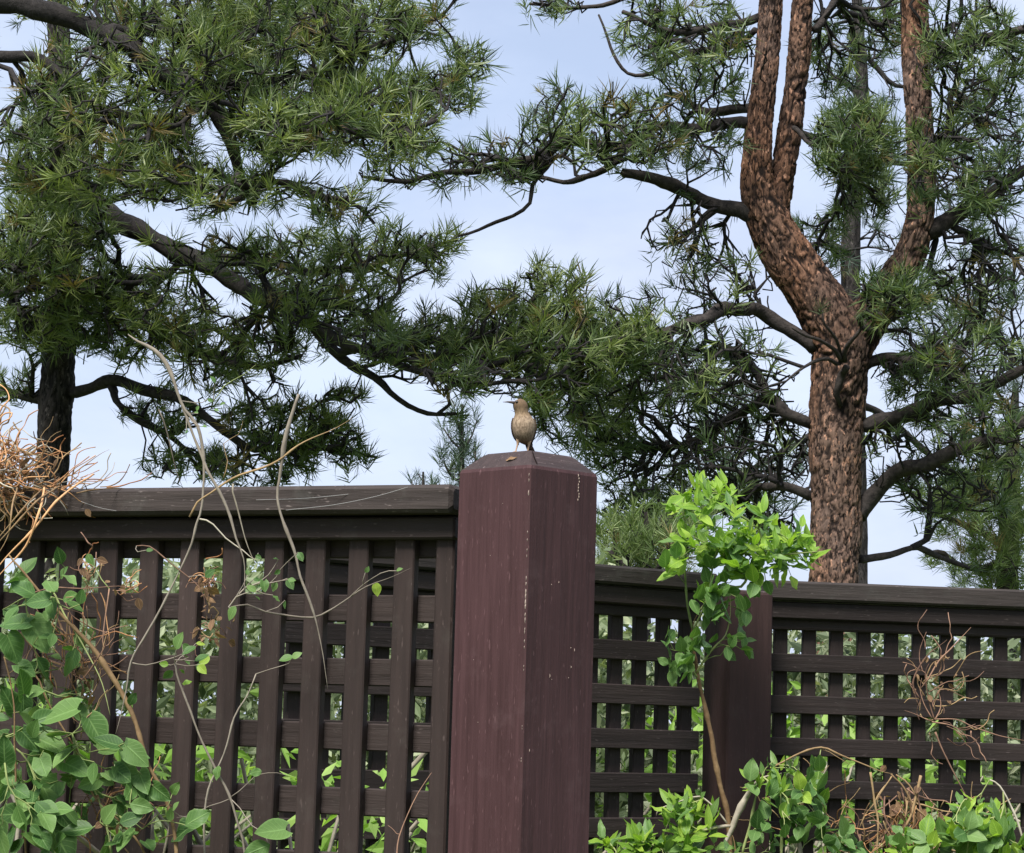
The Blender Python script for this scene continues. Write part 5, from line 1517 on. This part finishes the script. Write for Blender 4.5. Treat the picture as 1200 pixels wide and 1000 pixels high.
# --- spider threads on the left cap, a dead leaf on the bevel of the thick post
rg = np.random.default_rng(77)
b = at(300, 590, 3.45); b[2] = 0
t = thing('spider_thread', b, 'fine pale spider threads sagging across the left fence cap', 'cobweb')
WEB, _n, _bb = new_mat('spider_silk', 0.5, 0.4)
_bb.inputs['Base Color'].default_value = (0.24, 0.235, 0.23, 1)
for pts, Yt in (([(95, 588, .3), (120, 596, .3), (150, 600, .3), (172, 597, .3), (195, 588, .3)], 3.60), ([(335, 598, .28), (390, 592, .28), (440, 582, .28), (478, 571, .28)], 3.405), ([(300, 586, .22), (360, 584, .22), (430, 577, .22)], 3.455)):
    P, R = spline(pxline(pts, Yt), 0.01)
    V, Q, T = tube(P, R, 4)
    link('thread', make_mesh('thread', V, [Q, np.array(T)]), t, WEB, Matrix.Translation(-b))
def on_bevel(lx, inset):
    l = np.array([-side / 2 + inset, lx, zp + inset * CH_H / 0.026 + 0.002])
    c, s_ = math.cos(rotp), math.sin(rotp)
    return np.array([pc[0] + c * l[0] - s_ * l[1], pc[1] + s_ * l[0] + c * l[1], l[2]])
P0, P1 = on_bevel(-0.015, 0.010), on_bevel(-0.048, 0.015)
nb_ = np.array([-math.cos(rotp), -math.sin(rotp), 1.0])
ml = leaf_mesh('dead_leaf', 'lance', 5); ml.materials.append(LEAF_DEAD)
o = link('dead_leaf', ml, None, None, leaf_matrix(P0, P1 - P0, nb_, 0.021, np.zeros(3)))
tag(o, 'small curled brown dead leaf lying on top of the thick post', 'leaf')

# ------------------------------------------------------------------ undergrowth behind the fences
def leaf_mass(name, boxes, n, size, mat, seed, aspect=.45, seg=2):
    rng = np.random.default_rng(seed)
    g = Geo()
    for (x0, x1, y0, y1, ztop, wgt) in boxes:
        m = int(n * wgt)
        P = np.stack([rng.uniform(x0, x1, m), rng.uniform(y0, y1, m), ztop * rng.uniform(0.02, 1, m) ** .6], -1)
        P[:, 2] *= 0.95 + 0.04 * np.sin(P[:, 0] * 5 + P[:, 1] * 3) + 0.02 * rng.normal(size=m)
        P[:, 2] = np.minimum(P[:, 2], ztop)
        T = rng.normal(size=(m, 3)) + np.array([0, 0, .3]); T /= np.linalg.norm(T, axis=1)[:, None]
        Nn = np.cross(T, rng.normal(size=(m, 3))); Nn /= np.linalg.norm(Nn, axis=1)[:, None]
        B = np.cross(T, Nn)
        L_ = rng.uniform(size[0], size[1], m)[:, None]
        W = L_ * aspect * .5
        V = np.stack([P - T * L_ * .5, P + B * W * .9 - T * L_ * .05 + Nn * L_ * .06, P + T * L_ * .5, P - B * W * .9 - T * L_ * .05 + Nn * L_ * .06], 1).reshape(-1, 3)
        i = np.arange(m) * 4
        g.add(V, None, np.concatenate([np.stack([i, i + 1, i + 2], -1), np.stack([i, i + 2, i + 3], -1)]))
    o = link(name, g.mesh(name, False), None, mat)
    return tag(o, kind='stuff')
def stem_mass(name, boxes, n, mat, seed, r=.0035):
    rng = np.random.default_rng(seed)
    g = Geo()
    for (x0, x1, y0, y1, ztop, wgt) in boxes:
        for q in range(int(n * wgt)):
            p = np.array([rng.uniform(x0, x1), rng.uniform(y0, y1), rng.uniform(0, ztop * .6)])
            d = np.array([rng.normal() * .5, rng.normal() * .3, 1.0])
            pts = [p]
            for k in range(5):
                d = d + rng.normal(size=3) * .35
                pts.append(pts[-1] + d / np.linalg.norm(d) * rng.uniform(.05, .16))
            g.add(*tube(np.array(pts), r * rng.uniform(.5, 1.3), 4, False)[:2])
    o = link(name, g.mesh(name), None, mat)
    return tag(o, kind='stuff')
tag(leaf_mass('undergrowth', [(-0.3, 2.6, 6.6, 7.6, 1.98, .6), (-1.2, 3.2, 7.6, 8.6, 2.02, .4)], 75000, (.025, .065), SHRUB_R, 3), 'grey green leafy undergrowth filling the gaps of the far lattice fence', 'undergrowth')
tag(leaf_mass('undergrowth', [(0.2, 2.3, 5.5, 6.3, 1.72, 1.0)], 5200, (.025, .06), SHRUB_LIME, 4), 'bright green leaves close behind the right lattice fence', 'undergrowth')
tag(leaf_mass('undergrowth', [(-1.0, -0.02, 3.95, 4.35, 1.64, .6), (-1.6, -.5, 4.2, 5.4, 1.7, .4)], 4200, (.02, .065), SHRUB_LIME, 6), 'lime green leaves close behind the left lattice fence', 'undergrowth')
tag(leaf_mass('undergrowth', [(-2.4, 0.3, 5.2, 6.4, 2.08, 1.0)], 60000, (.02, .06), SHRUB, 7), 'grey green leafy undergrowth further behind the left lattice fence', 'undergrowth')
tag(stem_mass('dry_stems', [(-1.1, -0.02, 3.72, 4.2, 1.68, .6), (-.2, 2.2, 5.55, 6.4, 1.8, .4)], 2600, STEM_PALE, 8), 'pale dry stems standing in the undergrowth behind the fences', 'stems')

def grass():
    rng = np.random.default_rng(12)
    g = Geo()
    m = 26000
    P = np.stack([rng.uniform(-4, 5, m), rng.uniform(3.9, 16, m), np.full(m, -.03)], -1)
    h = rng.uniform(.15, .5, m)[:, None]
    lean = rng.normal(size=(m, 3)) * .35; lean[:, 2] = 1
    a = rng.uniform(0, math.pi, m)
    B = np.stack([np.cos(a), np.sin(a), np.zeros(m)], -1) * rng.uniform(.003, .007, m)[:, None]
    mid = P + lean * h * .55
    tip = P + lean * h * np.array([1.5, 1.5, .95])
    V = np.stack([P - B, P + B, mid + B * .8, mid - B * .8, tip], 1).reshape(-1, 3)
    i = np.arange(m) * 5
    g.add(V, np.stack([i, i + 1, i + 2, i + 3], -1), np.stack([i + 3, i + 2, i + 4], -1))
    tag(link('grass', g.mesh('grass', False), None, GRASSM), 'tall green grass growing beyond the fences', 'grass', kind='stuff')
grass()
